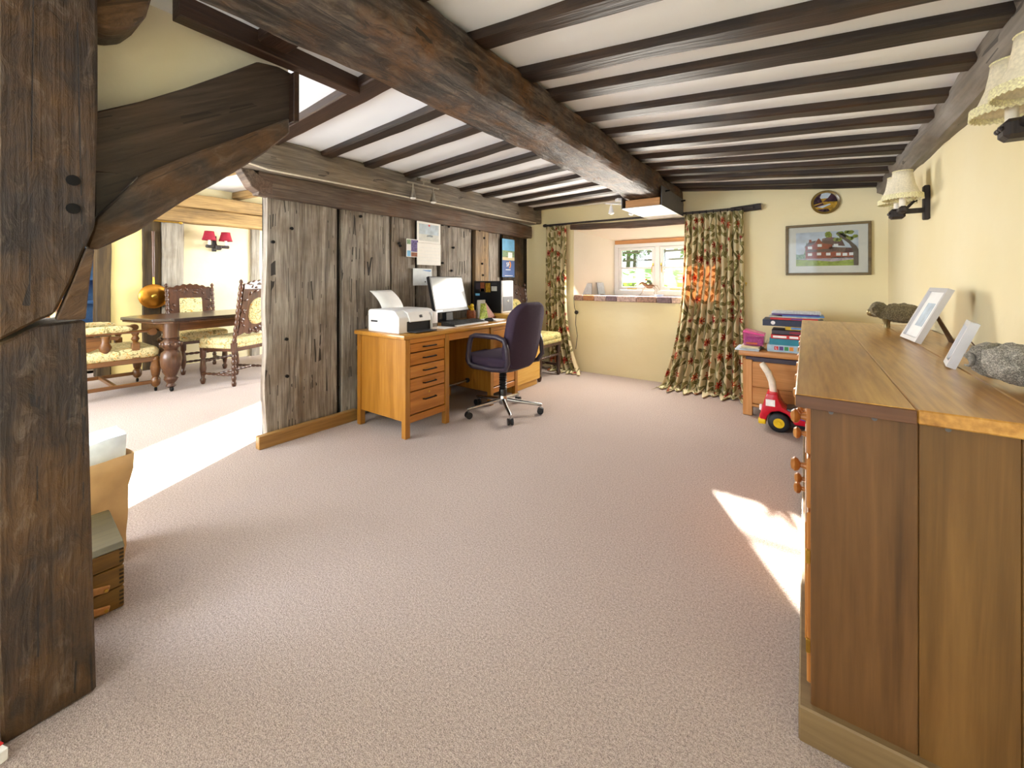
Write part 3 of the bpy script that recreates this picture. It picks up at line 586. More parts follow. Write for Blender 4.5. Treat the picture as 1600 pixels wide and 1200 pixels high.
def sheep(loc, rz, s, wool, met, label, lying):
    t = Thing('sheep_figurine', loc, rz, label, 'figurine', 'sheep ornaments on the sideboard', local=True)
    h = .012 * s if lying else .036 * s
    blob(t, 'fleece', wool, (0, 0, h + .06 * s), (.118 * s, .070 * s, .060 * s), 5, .16, 38)
    hd = blob(t, 'head', wool, (.105 * s, 0, h + (.058 if lying else .075) * s), (.050 * s, .054 * s, .05 * s), 4, .22, 42, 3)
    q = t.sub(hd)
    blob(q, 'muzzle', met, (.148 * s, 0, h + (.04 if lying else .058) * s), (.024 * s, .024 * s, .026 * s), 3, .05, 40)
    for sd in (-1, 1):
        tube(q, 'horn', wool, [Vector((.118 * s + .018 * s * math.cos(a), sd * (.044 + .003 * a) * s, h + (.055 if lying else .075) * s + .018 * s * math.sin(a))) for a in [x * .5 for x in range(1, 11)]], [.009 * s * (1 - i * .07) for i in range(10)], 8)
    if not lying:
        for sx in (-.07, .07):
            for sd in (-1, 1): lathe(t, 'leg', met, [(.014 * s, 0), (.012 * s, .012 * s), (.011 * s, .03 * s), (.022 * s, .06 * s)], (sx * s, sd * .034 * s, 0), 10)
    return t
sheep((.455, 3.27, .869), R(165), .92, 'bronze_wool', 'bronze', 'bronze sheep ornament standing at the far end of the sideboard', False)
sheep((.455, 1.60, .869), R(114), .88, 'pewter_wool', 'pewter', 'silvery sheep ornament lying at the near end of the sideboard', True)
# ---- photo frames leaning on easel backs
def photo_frame(name, foot, yaw, w, h, lean, mt, label, photo, leg):
    t = Thing(name, foot, yaw, label, 'photo frame', local=True)       # local: x = width, +y behind, faces -y
    c, s = math.cos(lean), math.sin(lean)
    def T(x, d, z): return Vector((x, d * c + z * s, z * c - d * s + .018 * s))
    def slab(nm, m, x0, x1, d0, d1, z0, z1, par=None):
        me = bpy.data.meshes.new(nm); vs = [T(x, d, z) for x in (x0, x1) for d in (d0, d1) for z in (z0, z1)]
        me.from_pydata(vs, [], [(0, 1, 3, 2), (4, 6, 7, 5), (0, 4, 5, 1), (2, 3, 7, 6), (0, 2, 6, 4), (1, 5, 7, 3)])
        bm = bmesh.new(); bm.from_mesh(me); bmesh.ops.recalc_face_normals(bm, faces=bm.faces); bm.to_mesh(me); bm.free()
        return link(nm, me, m, par or t)
    f = .018
    for a in ((-w / 2, -w / 2 + f, 0, h), (w / 2 - f, w / 2, 0, h), (-w / 2 + f, w / 2 - f, 0, f), (-w / 2 + f, w / 2 - f, h - f, h)):
        slab('frame_side', mt, a[0], a[1], 0, .022, a[2], a[3])
    mo = slab('mount', 'paper', -w / 2 + f, w / 2 - f, .010, .014, f, h - f)
    slab('photograph', photo, -w * .2, w * .2, .0085, .0099, h * .28, h * .72, t.sub(mo))
    slab('backing', 'easel_brown', -w / 2 + .006, w / 2 - .006, .015, .021, .006, h - .006)
    # strut
    top = T(0, .022, h * .62); bx = leg
    me = bpy.data.meshes.new('easel_strut'); vs = []
    for x, ww in ((0, 1),):
        for p, q in ((top, .022), (Vector((0, bx, 0)), .04)):
            for dx in (-q, q):
                for dd in (0, .004): vs.append(p + Vector((dx, dd, 0)))
    me.from_pydata(vs, [], [(0, 1, 3, 2), (4, 6, 7, 5), (0, 4, 5, 1), (2, 3, 7, 6), (0, 2, 6, 4), (1, 5, 7, 3)])
    link('easel_strut', me, 'easel_brown', t)
photo_frame('framed_photograph', (.384, 2.635, .869), R(-86), .235, .262, R(24), 'silver_frame', 'larger silver photo frame leaning back at the middle of the sideboard', 'pale_sky_print', .15)
photo_frame('framed_photograph', (.372, 1.93, .869), R(-98), .12, .155, R(20), 'silver_frame', 'small silver photo frame seen edge on beside the lying sheep ornament', 'pale_sky_print', .11)

# ---- desk
dk = Thing('desk', (-2.63, 2.7, 0), label='golden oak office desk in front of the old plank partition', cat='desk')
x0, x1 = -2.93, -2.345; ZT = .72
B(dk, 'desktop', 'desk_oak_long', (-2.945, -2.335), (1.945, 3.395), (ZT, ZT + .034), .008, 2)
def pedestal(ya, yb, n):
    for xx in (x0, x1 - .045):
        for yy in (ya, yb - .045): B(dk, 'leg', 'desk_oak', (xx, xx + .045), (yy, yy + .045), (0, ZT), .003)
    for yy in (ya + .008, yb - .022): B(dk, 'side_panel', 'desk_oak', (x0 + .045, x1 - .045), (yy, yy + .014), (.12, ZT), .002)
    B(dk, 'back_panel', 'desk_oak', (x0 + .008, x0 + .02), (ya + .045, yb - .045), (.12, ZT), .002)
    B(dk, 'bottom_rail', 'desk_front', (x1 - .03, x1 - .005), (ya + .045, yb - .045), (.105, .155), .002)
    B(dk, 'top_rail', 'desk_front', (x1 - .03, x1 - .003), (ya + .045, yb - .045), (ZT - .035, ZT), .002)
    zs = [.16, .33, .425, .52, .615, .685][:n + 1] if n == 5 else [.16, .42, .685]
    for a, b in zip(zs, zs[1:]):
        d = B(dk, 'drawer', 'desk_front', (x1 - .028, x1 - .006), (ya + .049, yb - .049), (a + .004, b - .004), .003); q = dk.sub(d)
        yc, zc = (ya + yb) / 2 + .01, (a + b) / 2 + (.0 if b - a < .12 else .01)
        tube(q, 'handle', 'black_metal', [(x1 - .008, yc - .062, zc), (x1 + .016, yc - .058, zc + .002), (x1 + .016, yc + .058, zc + .002), (x1 - .008, yc + .062, zc)], .0055, 6)
        if b - a > .14 and n == 5: lathe(q, 'lock', 'brass', [(.008, -.004), (.008, .002)], (x1 - .005, yc, b - .03), 10, 'x')
pedestal(1.965, 2.415, 5); pedestal(2.95, 3.385, 2)
B(dk, 'apron', 'desk_front', (x1 - .03, x1 - .008), (2.415, 2.95), (ZT - .06, ZT), .002)
B(dk, 'modesty_panel', 'desk_oak_long', (x0 + .02, x0 + .035), (2.415, 2.95), (.3, ZT), .002)
tube(dk, 'foot_rail', 'chrome', [(-2.62, 2.40, .20), (-2.62, 2.97, .20)], .011, 10)
lathe(dk, 'rail_socket', 'black_plastic', [(.022, 0), (.022, .02)], (-2.62, 2.93, .20), 12, 'y')
fc = Thing('filing_cabinet', (-2.68, 3.64, 0), label='pale oak two drawer filing cabinet at the far end of the desk', cat='cabinet')
B(fc, 'body', 'cabinet_oak', (-2.97, -2.415), (3.40, 3.895), (.06, .775), .002); B(fc, 'plinth', 'cabinet_oak', (-2.95, -2.43), (3.42, 3.88), (0, .06), .002)
B(fc, 'top', 'cabinet_oak', (-2.975, -2.385), (3.398, 3.905), (.775, .80), .003)
for a, b in ((.07, .42), (.425, .595), (.60, .772)): B(fc, 'drawer', 'cabinet_oak', (-2.416, -2.397), (3.405, 3.89), (a, b), .003)
# ---- office chair
def rrect(w, h, r, n=6):
    pts = []
    for cx, cy, a0 in ((w / 2 - r, h / 2 - r, 0), (-w / 2 + r, h / 2 - r, 90), (-w / 2 + r, -h / 2 + r, 180), (w / 2 - r, -h / 2 + r, 270)):
        for i in range(n + 1):
            a = R(a0 + 90 * i / n); pts.append((cx + r * math.cos(a), cy + r * math.sin(a)))
    return pts
def cushion(par, name, mat, w, h, t, r, mtx, crown=.25, bend=0, n=6, rings=6):
    """rounded pad: outline w x h in local xy, thickness t in z; bend curves it about the local y axis"""
    base = rrect(w, h, r, n); m = len(base); vs, fs = [], []
    prof = []
    for i in range(rings + 1):
        a = math.pi * (i / rings - .5); prof.append((1 - (1 - math.cos(a)) * crown * t / min(w, h) * 2, math.sin(a) * t / 2))
    prof = [(.45, -t / 2 * 1.06)] + prof + [(.45, t / 2 * 1.06)]
    for sc, z in prof:
        for p in base:
            x, y = p[0] * sc, p[1] * sc
            vs.append(mtx @ Vector((x, y, z + bend * (x / (w / 2)) ** 2)))
    for j in range(len(prof) - 1):
        for i in range(m):
            i2 = (i + 1) % m; fs.append((j * m + i, j * m + i2, (j + 1) * m + i2, (j + 1) * m + i))
    c0 = len(vs); vs.append(mtx @ Vector((0, 0, prof[0][1]))); c1 = len(vs); vs.append(mtx @ Vector((0, 0, prof[-1][1])))
    for i in range(m):
        i2 = (i + 1) % m; fs.append((c0, i2, i)); k = (len(prof) - 1) * m; fs.append((c1, k + i, k + i2))
    off = offs(par); vs = [v - off for v in vs]
    me = bpy.data.meshes.new(name); me.from_pydata(vs, [], fs)
    bm = bmesh.new(); bm.from_mesh(me); bmesh.ops.recalc_face_normals(bm, faces=bm.faces); bm.to_mesh(me); bm.free()
    return link(name, me, mat, par, smooth=75)
oc = Thing('office_chair', (-2.145, 2.87, 0), R(2), 'purple upholstered swivel chair on chrome castors at the desk', 'chair', local=True)
# local: faces -x
cushion(oc, 'seat', 'purple_cloth', .50, .50, .085, .12, Matrix.Translation((-.03, 0, .475)))
cushion(oc, 'seat_pan', 'purple_plastic', .46, .46, .05, .12, Matrix.Translation((-.03, 0, .425)))
bmx = Matrix.Translation((.245, 0, .69)) @ Matrix.Rotation(R(11), 4, 'Y') @ frame_mtx((0, 0, 0), (0, 1, 0), (0, 0, 1))
bk = cushion(oc, 'back_shell', 'purple_cloth', .485, .56, .075, .15, bmx, bend=-.035, n=8, rings=8)
cushion(oc.sub(bk), 'back_pad', 'purple_cloth', .43, .50, .07, .13, bmx @ Matrix.Translation((0, 0, -.03)), bend=-.035, n=8, rings=6)
for sd in (-1, 1):
    yy = sd * .275
    tube(oc, 'armrest', 'purple_plastic', [(.20, yy * .93, .44), (.235, yy, .50), (.225, yy, .60), (.20, yy, .675), (.13, yy, .695), (0, yy, .697), (-.09, yy, .695), (-.13, yy, .68), (-.15, yy, .62), (-.165, yy, .52), (-.16, yy * .97, .46), (-.12, yy * .93, .435), (.05, yy * .9, .425), (.15, yy * .9, .43)], .021, 8, True)
prof = [(.03, .12)]
for i in range(9): prof += [(.036, .20 + i * .021), (.028, .2105 + i * .021)]
prof += [(.03, .40), (.06, .41), (.06, .425)]
lathe(oc, 'column', 'black_plastic', prof, (0, 0, 0), 16)
lathe(oc, 'hub', 'chrome', [(.03, .075), (.042, .09), (.042, .125), (.034, .15)], (0, 0, 0), 16)
for i in range(5):
    a = R(-117 + 72 * i); d = Vector((math.cos(a), math.sin(a), 0)); L = .325
    tube(oc, 'base_arm', 'chrome', [d * .03 + Vector((0, 0, .115)), d * .15 + Vector((0, 0, .10)), d * L + Vector((0, 0, .08)), d * (L + .012) + Vector((0, 0, .078))], [.02, .018, .013, .010], 8)
    n = Vector((-d.y, d.x, 0)); c = d * L
    lathe(oc, 'castor_stem', 'chrome', [(.006, .045), (.006, .08)], c, 8)
    w = link('castor', bpy.data.meshes.new('castor'), None, oc); bm = bmesh.new()
    for sd in (-.013, .013):
        r = bmesh.ops.create_cone(bm, cap_ends=True, segments=16, radius1=.028, radius2=.024, depth=.02)
        mt = frame_mtx(c + n * sd + Vector((0, 0, .0285)), d, (0, 0, 1)) if sd > 0 else frame_mtx(c + n * sd + Vector((0, 0, .0285)), -d, (0, 0, 1))
        for v in r['verts']: v.co = mt @ v.co
    bm.to_mesh(w.data); bm.free(); w.data.materials.append(M['rubber'])
# ---- things on the desk
DZ = .754
pr = Thing('printer', (-2.68, 2.12, DZ), label='white inkjet printer with a sheet of paper standing in its back', cat='printer')
px0, px1, py0, py1 = -2.80, -2.43, 1.975, 2.35
prism(pr, 'body', 'white_plastic', [(px0, DZ), (px1 + .0, DZ), (px1, DZ + .12), (px1 - .05, DZ + .165), (px1 - .09, DZ + .172), (px0 + .02, DZ + .172), (px0, DZ + .16)], 'y', py0, py1, .008, 2, 40)
prism(pr, 'front_cover', 'white_plastic', [(px1 - .07, DZ + .171), (px1 - .005, DZ + .155), (px1 + .025, DZ + .085), (px1 + .016, DZ + .080), (px1 - .02, DZ + .145), (px1 - .07, DZ + .16)], 'y', py0 + .085, py1 - .075, .003)
B(pr, 'output_slot', 'black_plastic', (px1 - .02, px1 + .003), (py0 + .075, py1 - .065), (DZ + .008, DZ + .085), .003)
B(pr, 'output_tray', 'dark_grey_plastic', (px1 - .01, px1 + .09), (py0 + .085, py1 - .075), (DZ + .006, DZ + .014), .003)
B(pr, 'ink_tank', 'white_plastic', (px1 - .03, px1 + .018), (py1 - .06, py1 + .002), (DZ + .004, DZ + .145), .008, 2)
for i in range(4): B(pr, 'ink_window', 'black_plastic', (px1 + .016, px1 + .0195), (py1 - .053 + i * .014, py1 - .045 + i * .014), (DZ + .025, DZ + .055), .001)
B(pr, 'scanner_seam', 'paper_grey', (px0 - .001, px1 - .06), (py0 - .0015, py0 + .002), (DZ + .128, DZ + .131), 0)
B(pr, 'side_slot', 'dark_grey_plastic', (px0 + .04, px0 + .12), (py0 - .002, py0 + .01), (DZ + .075, DZ + .088), .001)
q = frame_mtx((px1 + .0125, (py0 + py1) / 2 + .02, DZ + .12), (0, 1, 0), (-.4, 0, .9)); text(pr, 'logo', 'dark_grey_plastic', '▦', .03, q)
B(pr, 'emblem', 'grey_plastic', (px1 + .003, px1 + .012), ((py0 + py1) / 2 + .0, (py0 + py1) / 2 + .025), (DZ + .108, DZ + .128), .001, rot=('Y', R(-23)))
n = 8; vs = []; fs = []
for i in range(n + 1):
    t = i / n; xx = px0 + .04 - .16 * t ** 1.6; zz = DZ + .16 + .17 * t - .02 * t * t
    vs += [(xx, py0 + .10, zz), (xx, py1 - .06, zz + .004)]
for i in range(n): fs.append((2 * i, 2 * i + 1, 2 * i + 3, 2 * i + 2))
me = bpy.data.meshes.new('paper_sheet'); me.from_pydata([Vector(v) - pr.off for v in vs], [], fs); o = link('paper_sheet', me, 'paper', pr, smooth=60)
md = o.modifiers.new('thick', 'SOLIDIFY'); md.thickness = .001
mo = Thing('monitor', (-2.80, 2.87, DZ), R(0), 'black flat screen monitor with a blank pale screen on the desk', 'monitor', local=True)
mm = Matrix.Translation((.0, 0, .265)) @ Matrix.Rotation(R(8), 4, 'Z') @ Matrix.Rotation(R(-13), 4, 'Y')
def xb(par, name, mat, mtx, xr, yr, zr_, bev=.003):
    o = B(None, name, mat, xr, yr, zr_, bev); o.data.transform(mtx); o.parent = par.e if isinstance(par, Thing) else par; return o
bz = xb(mo, 'casing', 'black_plastic', mm, (-.022, .014), (-.265, .265), (-.175, .17), .006)
xb(mo, 'screen', 'screen_glass', mm, (.012, .0155), (-.245, .245), (-.138, .152), 0)
xb(mo, 'chin', 'dark_grey_plastic', mm, (.013, .017), (-.26, .26), (-.172, -.146), .001)
xb(mo, 'sticker', 'tablet_face', mm, (.0165, .0178), (-.24, -.16), (-.166, -.151), 0)
prism(mo, 'stand_neck', 'black_plastic', [(-.04, .0), (.02, .0), (-.0, .24), (-.05, .24)], 'y', -.045, .045, .003)
lathe(mo, 'stand_base', 'black_plastic', [(.13, 0), (.13, .008), (.11, .016), (.03, .02)], (0, 0, 0), 24)
kb = Thing('keyboard', (-2.52, 2.79, DZ), R(3), 'black and silver computer keyboard in front of the monitor', 'keyboard', local=True)
prism(kb, 'tray', 'dark_grey_plastic', [(-.075, 0), (.08, 0), (.08, .012), (-.075, .028)], 'y', -.23, .23, .002)
prism(kb, 'palm_rest', 'silver_frame', [(.078, 0), (.1, 0), (.1, .008), (.078, .0135)], 'y', -.23, .23, .002)
km = B(None, 'key', 'black_plastic', (-.0105, .0105), (-.0115, .0115), (0, .007), .002).data
bpy.data.objects.remove(bpy.data.objects['key'])
for r in range(6):
    for c in range(18):
        if r == 5 and 4 < c < 9: continue
        xx = -.062 + r * .0245; o = bpy.data.objects.new('key', km); COL.objects.link(o); o.parent = kb.e
        o.location = (xx, -.216 + c * .0254, .0265 - (xx + .075) * .103)
o = B(kb, 'space_bar', 'black_plastic', (.05, .071), (-.1, .0), (.013, .020), .002)
mu = Thing('computer_mouse', (-2.50, 3.12, DZ), R(0), 'small dark grey computer mouse right of the keyboard', 'mouse', local=True)
blob(mu, 'body', 'dark_grey_plastic', (0, 0, .012), (.055, .031, .022), 3, 0); B(mu, 'wheel', 'rubber', (.02, .036), (-.004, .004), (.028, .036), .002); B(mu, 'pad_foot', 'black_plastic', (-.03, .03), (-.015, .015), (0, .004), .001)
def sheet(name, mat, c, w, d, z, rz, label, cat='paper', th=.002):
    t = B(None, name, mat, (-w / 2, w / 2), (-d / 2, d / 2), (0, th), .0003); t.location = (c[0], c[1], z); t.rotation_euler = (0, 0, rz); tag(t, label, cat); return t
sheet('paper_sheet', 'paper', (-2.50, 2.46), .21, .15, DZ, R(8), 'white sheet of paper lying between printer and keyboard')
sheet('paper_pad', 'paper_blue', (-2.55, 3.24), .2, .17, DZ, R(4), 'pale note pad lying behind the computer mouse', 'paper', .008)
pc = Thing('computer_tower', (-2.80, 3.585, .80), label='black computer tower with stickers on its side and silver front', cat='computer')
B(pc, 'case', 'black_plastic', (-3.01, -2.63), (3.485, 3.685), (.80, 1.142), .004); B(pc, 'front', 'silver_frame', (-2.632, -2.615), (3.483, 3.687), (.80, 1.147), .008, 2)
for i in range(3): B(pc, 'drive_bay', 'white_plastic', (-2.616, -2.611), (3.50, 3.67), (1.085 - i * .05, 1.128 - i * .05), .003)
B(pc, 'lower_front', 'grey_plastic', (-2.616, -2.612), (3.497, 3.673), (.82, .975), .003)
lathe(pc, 'power_button', 'chrome', [(.014, 0), (.012, .004)], (-2.612, 3.585, .93), 12, 'x')
for a, b, za, zb, m in ((-2.98, -2.92, 1.05, 1.12, 'dark_book'), (-2.915, -2.855, 1.03, 1.125, 'terracotta'), (-2.91, -2.86, 1.03, 1.06, 'sky_print'), (-2.84, -2.775, 1.02, 1.12, 'plate_gold'), (-2.76, -2.685, 1.035, 1.085, 'paper_grey'), (-2.76, -2.685, 1.1, 1.125, 'dark_grey_plastic'), (-2.985, -2.925, .98, 1.005, 'sky_print')):
    B(pc, 'sticker', m, (a, b), (3.483, 3.486), (za, zb), 0)
cd = Thing('greeting_card', (-2.77, 3.33, DZ), R(70), 'tall pale grey card standing in front of the computer tower', 'card', local=True)
prism(cd, 'front_leaf', 'paper_grey', [(-.045, 0), (.045, 0), (.045, .19), (-.045, .19)], 'y', -.002, 0); B(cd, 'back_leaf', 'paper_grey', (-.045, .045), (.028, .03), (0, .19), 0, rot=('X', R(9)))
fh = Thing('folded_photo_card', (-2.63, 3.27, DZ), R(75), 'folded photo cards shaped like a little roof by the computer', 'card', local=True)
flat(fh, 'left_leaf', 'leaf_print', [(-.11, 0, 0), (.0, .0, 0), (-.01, .03, .16), (-.06, .05, .16)]); flat(fh, 'right_leaf', 'terracotta', [(-.0, 0, 0), (.12, .02, 0), (.0, .05, .17), (-.03, .03, .15)])
for o in fh.e.children: m_ = o.modifiers.new('thick', 'SOLIDIFY'); m_.thickness = .002
pt = Thing('pen_pot', (-2.80, 3.20, DZ), R(0), 'brown wooden pot holding a small yellow toy beside the monitor', 'pot', local=True)
lathe(pt, 'pot', 'terracotta', [(.04, 0), (.048, .04), (.042, .09), (.038, .09), (.04, .05), (.02, .03)], (0, 0, 0), 16)
yt = blob(pt, 'toy_head', 'yellow_plastic', (.01, 0, .135), (.02, .02, .022), 3, 0); blob(pt.sub(yt), 'toy_body', 'yellow_plastic', (.01, .005, .10), (.02, .018, .028), 3, 0)
tube(pt, 'toy_arm', 'yellow_plastic', [(.0, -.012, .105), (.0, -.04, .125), (.0, -.045, .14)], .006, 6)
# ---- pinned to the partition
def cal(name, label, y0, y1, za, zb, cat, x=-3.03):
    t = Thing(name, (x, (y0 + y1) / 2, za), label=label, cat=cat)
    return t
c1 = cal('wall_calendar', 'white wall calendar with a pale seascape hung on the planks above the monitor', 2.68, 2.99, 1.30, 1.72, 'calendar')
B(c1, 'upper_leaf', 'paper', (-3.036, -3.030), (2.68, 2.99), (1.515, 1.722), .001); B(c1, 'lower_leaf', 'paper', (-3.036, -3.026), (2.68, 2.99), (1.30, 1.513), .001)
def rect(par, name, m, x, ya, yb, za, zb): return B(par, name, m, (x, x + .0008), (ya, yb), (za, zb), 0)
rect(c1, 'sky_picture', 'pale_sky_print', -3.0303, 2.705, 2.965, 1.60, 1.70); rect(c1, 'sea_picture', 'sea_print', -3.0303, 2.705, 2.965, 1.535, 1.60)
prism(c1, 'ship_picture', 'ship_print', [(2.80, 1.578), (2.88, 1.578), (2.885, 1.592), (2.85, 1.60), (2.81, 1.594)], 'x', -3.029, -3.0285); rect(c1, 'red_mark', 'red_book', -3.0293, 2.825, 2.845, 1.682, 1.698)
for i in range(5): rect(c1, 'grid_line', 'paper_blue', -3.0263, 2.70, 2.97, 1.34 + i * .032, 1.342 + i * .032)
c2 = cal('photo_card', 'small printed card with violet pictures pinned left of the white calendar', 2.55, 2.68, 1.37, 1.54, 'card')
B(c2, 'card', 'paper', (-3.032, -3.028), (2.55, 2.695), (1.37, 1.54), .001)
for ya, yb, za, zb, m in ((2.555, 2.60, 1.49, 1.533, 'tree_print'), (2.605, 2.69, 1.42, 1.533, 'violet_print'), (2.557, 2.60, 1.375, 1.43, 'sky_print'), (2.605, 2.69, 1.375, 1.415, 'terracotta')): rect(c2, 'picture', m, -3.0285, ya, yb, za, zb)
c3 = cal('pinned_note', 'square white note pinned on the planks behind the monitor', 2.63, 2.86, 1.11, 1.27, 'note')
B(c3, 'note', 'paper_blue', (-3.032, -3.028), (2.63, 2.87), (1.10, 1.265), .001); lathe(c3, 'pin', 'black_plastic', [(.006, 0), (.006, .006)], (-3.028, 2.78, 1.135), 8, 'x')
prism(c3, 'blue_scribble', 'blue_book', [(2.74, 1.25), (2.86, 1.25), (2.85, 1.235), (2.79, 1.24)], 'x', -3.0279, -3.0275)
c4 = cal('wall_calendar', 'narrow blue advertising calendar hung at the far end of the planks', 4.04, 4.30, 1.19, 1.66, 'calendar')
B(c4, 'card', 'sky_print', (-3.034, -3.03), (4.04, 4.30), (1.19, 1.665), .001)
rect(c4, 'tree_picture', 'tree_print', -3.0303, 4.042, 4.298, 1.44, 1.52); rect(c4, 'sand_picture', 'sand_print', -3.0303, 4.042, 4.298, 1.40, 1.445); B(c4, 'van_picture', 'white_print', (-3.0303, -3.029), (4.16, 4.25), (1.43, 1.50), .001)
rect(c4, 'blue_panel', 'blue_print', -3.0303, 4.042, 4.298, 1.192, 1.40)
text(c4, 'lettering', 'white_print', 'SF', .07, frame_mtx((-3.0288, 4.155, 1.345), (0, 1, 0), (0, 0, 1)))
cres = [(math.cos(R(a)) * .036 + 4.185, math.sin(R(a)) * .046 + 1.345) for a in range(-80, 100, 20)] + [(math.cos(R(a)) * .024 + 4.175, math.sin(R(a)) * .034 + 1.345) for a in range(80, -100, -20)]
prism(c4, 'crescent_mark', 'orange_print', cres, 'x', -3.0289, -3.0283); rect(c4, 'small_print', 'white_print', -3.0289, 4.11, 4.21, 1.278, 1.286); rect(c4, 'small_print', 'white_print', -3.0289, 4.09, 4.26, 1.205, 1.210)

# ---- curtains and pole of the far window
def curtain(name, label, top, bot, ztop, ytop, ybot, folds, seed, mat='floral', zend=.0, amp0=.018, amp1=.04, sweep=1.6, puddle=True, axis='x', wcloth=None, group=None):
    nu, nv = folds * 10, 40; vs, uvs, fs = [], [], []
    W0 = wcloth or abs(top[1] - top[0]) * 2.1
    for j in range(nv + 1):
        v = j / nv; e = v ** sweep
        for i in range(nu + 1):
            u = i / nu
            a = top[0] + (bot[0] - top[0]) * e; b = top[1] + (bot[1] - top[1]) * e
            uu = u + .02 * noise.noise(Vector((u * 3, v * 2, seed)))
            x = a + (b - a) * uu
            ph = 2 * math.pi * folds * u + 1.2 * noise.noise(Vector((u * 4, v * 1.3, seed + 5)))
            amp = amp0 + (amp1 - amp0) * v
            y = ytop + (ybot - ytop) * v ** 2.5 + amp * math.sin(ph) * (1 + .4 * noise.noise(Vector((u * 7, v * 2, seed + 9))))
            z = ztop - (ztop - zend) * min(v / .93, 1) if puddle else ztop - (ztop - zend) * v
            if puddle and v > .93:
                p = (v - .93) / .07; y -= p * .10 * (1 + .5 * math.sin(ph * .5 + seed)); z = zend + .012 + .028 * (1 - p) * (1 + math.sin(ph)) * .5
            elif puddle: z = max(z, zend + .02) + .02 * v ** 6 * (1 + math.sin(ph + 1))
            vs.append(Vector((x, y, z)) if axis == 'x' else Vector((y, x, z))); uvs.append((u * W0 + seed * .37, v * ztop))
    for j in range(nv):
        for i in range(nu):
            q = j * (nu + 1) + i; fs.append((q, q + 1, q + nu + 2, q + nu + 1))
    me = bpy.data.meshes.new(name); me.from_pydata(vs, [], fs); ul = me.uv_layers.new(name='UVMap')
    for lp in me.loops: ul.data[lp.index].uv = uvs[lp.vertex_index]
    t = Thing(name, ((bot[0] + bot[1]) / 2, ybot, zend) if axis == 'x' else (ybot, (bot[0] + bot[1]) / 2, zend), label=label, cat='curtain', group=group)
    me.transform(Matrix.Translation(-t.off))
    o = link('drape', me, mat, t, smooth=80); m_ = o.modifiers.new('thick', 'SOLIDIFY'); m_.thickness = .004
    return t
ca = curtain('floral_curtain', 'narrow floral curtain gathered left of the window by the carved chair', (-2.775, -2.48), (-2.66, -2.20), 1.845, 4.66, 4.62, 6, 1.0, sweep=4.5, amp0=.02, amp1=.045)
cb = curtain('floral_curtain', 'wide floral curtain spreading to the floor right of the window', (-1.055, -.505), (-1.31, -.46), 1.845, 4.66, 4.52, 10, 2.0, sweep=2.6, amp0=.022, amp1=.055)
for t, xs_ in ((ca, [-2.76 + i * .045 for i in range(7)]), (cb, [-1.04 + i * .066 for i in range(9)])):
    for xx in xs_:
        tube(t, 'curtain_ring', 'black_metal', [(xx, 4.66 + .017 * math.cos(a), 1.862 + .017 * math.sin(a)) for a in [k * math.pi / 5 for k in range(10)]], .003, 5, True)
po = Thing('curtain_pole', (-1.6, 4.66, 1.85), label='dark curtain pole above the far window', cat='curtain pole')
tube(po, 'pole', 'iron_wood', [(-2.78, 4.66, 1.868), (-2.2, 4.66, 1.868), (-1.5, 4.66, 1.864), (-.9, 4.66, 1.866), (-.42, 4.66, 1.868)], .0125, 10)
lathe(po, 'finial', 'iron_wood', [(.012, .02), (.022, 0), (.02, -.03), (.006, -.045)], (-2.78, 4.66, 1.868), 12, 'x')
timber('end_block', (-.62, 4.705, 1.86), (-.355, 4.705, 1.875), .05, .06, 'iron_wood', po, amp=.004, segs=6, k=1, cham=.008)
for xx in (-2.74, -.56): B(po, 'bracket', 'iron_wood', (xx - .012, xx + .012), (4.66, 4.75), (1.855, 1.88), .003)
lc = Thing('lamp_cord', (-2.36, 4.71, .2), label='black cord with a round switch hanging from the window sill', cat='cord')
tube(lc, 'cord', 'black_plastic', [(-2.40, 4.74, .96), (-2.395, 4.705, .93), (-2.385, 4.705, .8), (-2.36, 4.70, .75), (-2.37, 4.705, .6), (-2.345, 4.705, .45), (-2.37, 4.71, .28)], .004, 6)
lathe(lc, 'switch', 'black_plastic', [(.004, -.01), (.025, -.008), (.025, .004), (.01, .009)], (-2.355, 4.70, .745), 14, 'y')
hk = Thing('wall_hook', (-.49, 4.74, 1.1), label='tiny brass curtain hook on the wall right of the wide curtain', cat='hook')
lathe(hk, 'plate', 'brass', [(.01, 0), (.01, -.004)], (-.49, 4.75, 1.12), 10, 'y'); tube(hk, 'hook', 'brass', [(-.49, 4.748, 1.12), (-.49, 4.73, 1.11), (-.49, 4.728, 1.098), (-.49, 4.738, 1.095)], .003, 6)
# ---- window sill ornaments
SZ = .963
for px, dz, dep, lab in ((911, .155, 4.86, 'pale blue upright tablet propped at the left end of the window sill'), (930, .165, 5.0, 'slim grey tablet standing behind the other on the window sill')):
    t = Thing('tablet', (-2.285 if px < 920 else -2.14, dep, SZ), R(20 if px < 920 else 65), lab, 'tablet', local=True)
    w = .12
    o = xb(t, 'back_case', 'black_plastic', Matrix.Rotation(R(-12), 4, 'X'), (-w / 2, w / 2), (.004, .012), (.002, dz), .003); xb(t, 'face', 'tablet_face', Matrix.Rotation(R(-12), 4, 'X'), (-w / 2 + .003, w / 2 - .003), (.001, .0045), (.005, dz - .003), .001)
    B(t, 'stand', 'black_plastic', (-.03, .03), (-.0, .05), (0, .008), .002)
hx = P(1015, 463, y=5.0).x
hs = Thing('horse_figurine', (hx, 5.0, SZ), R(2), 'small racehorse and jockey figurine on the window sill', 'figurine', local=True)
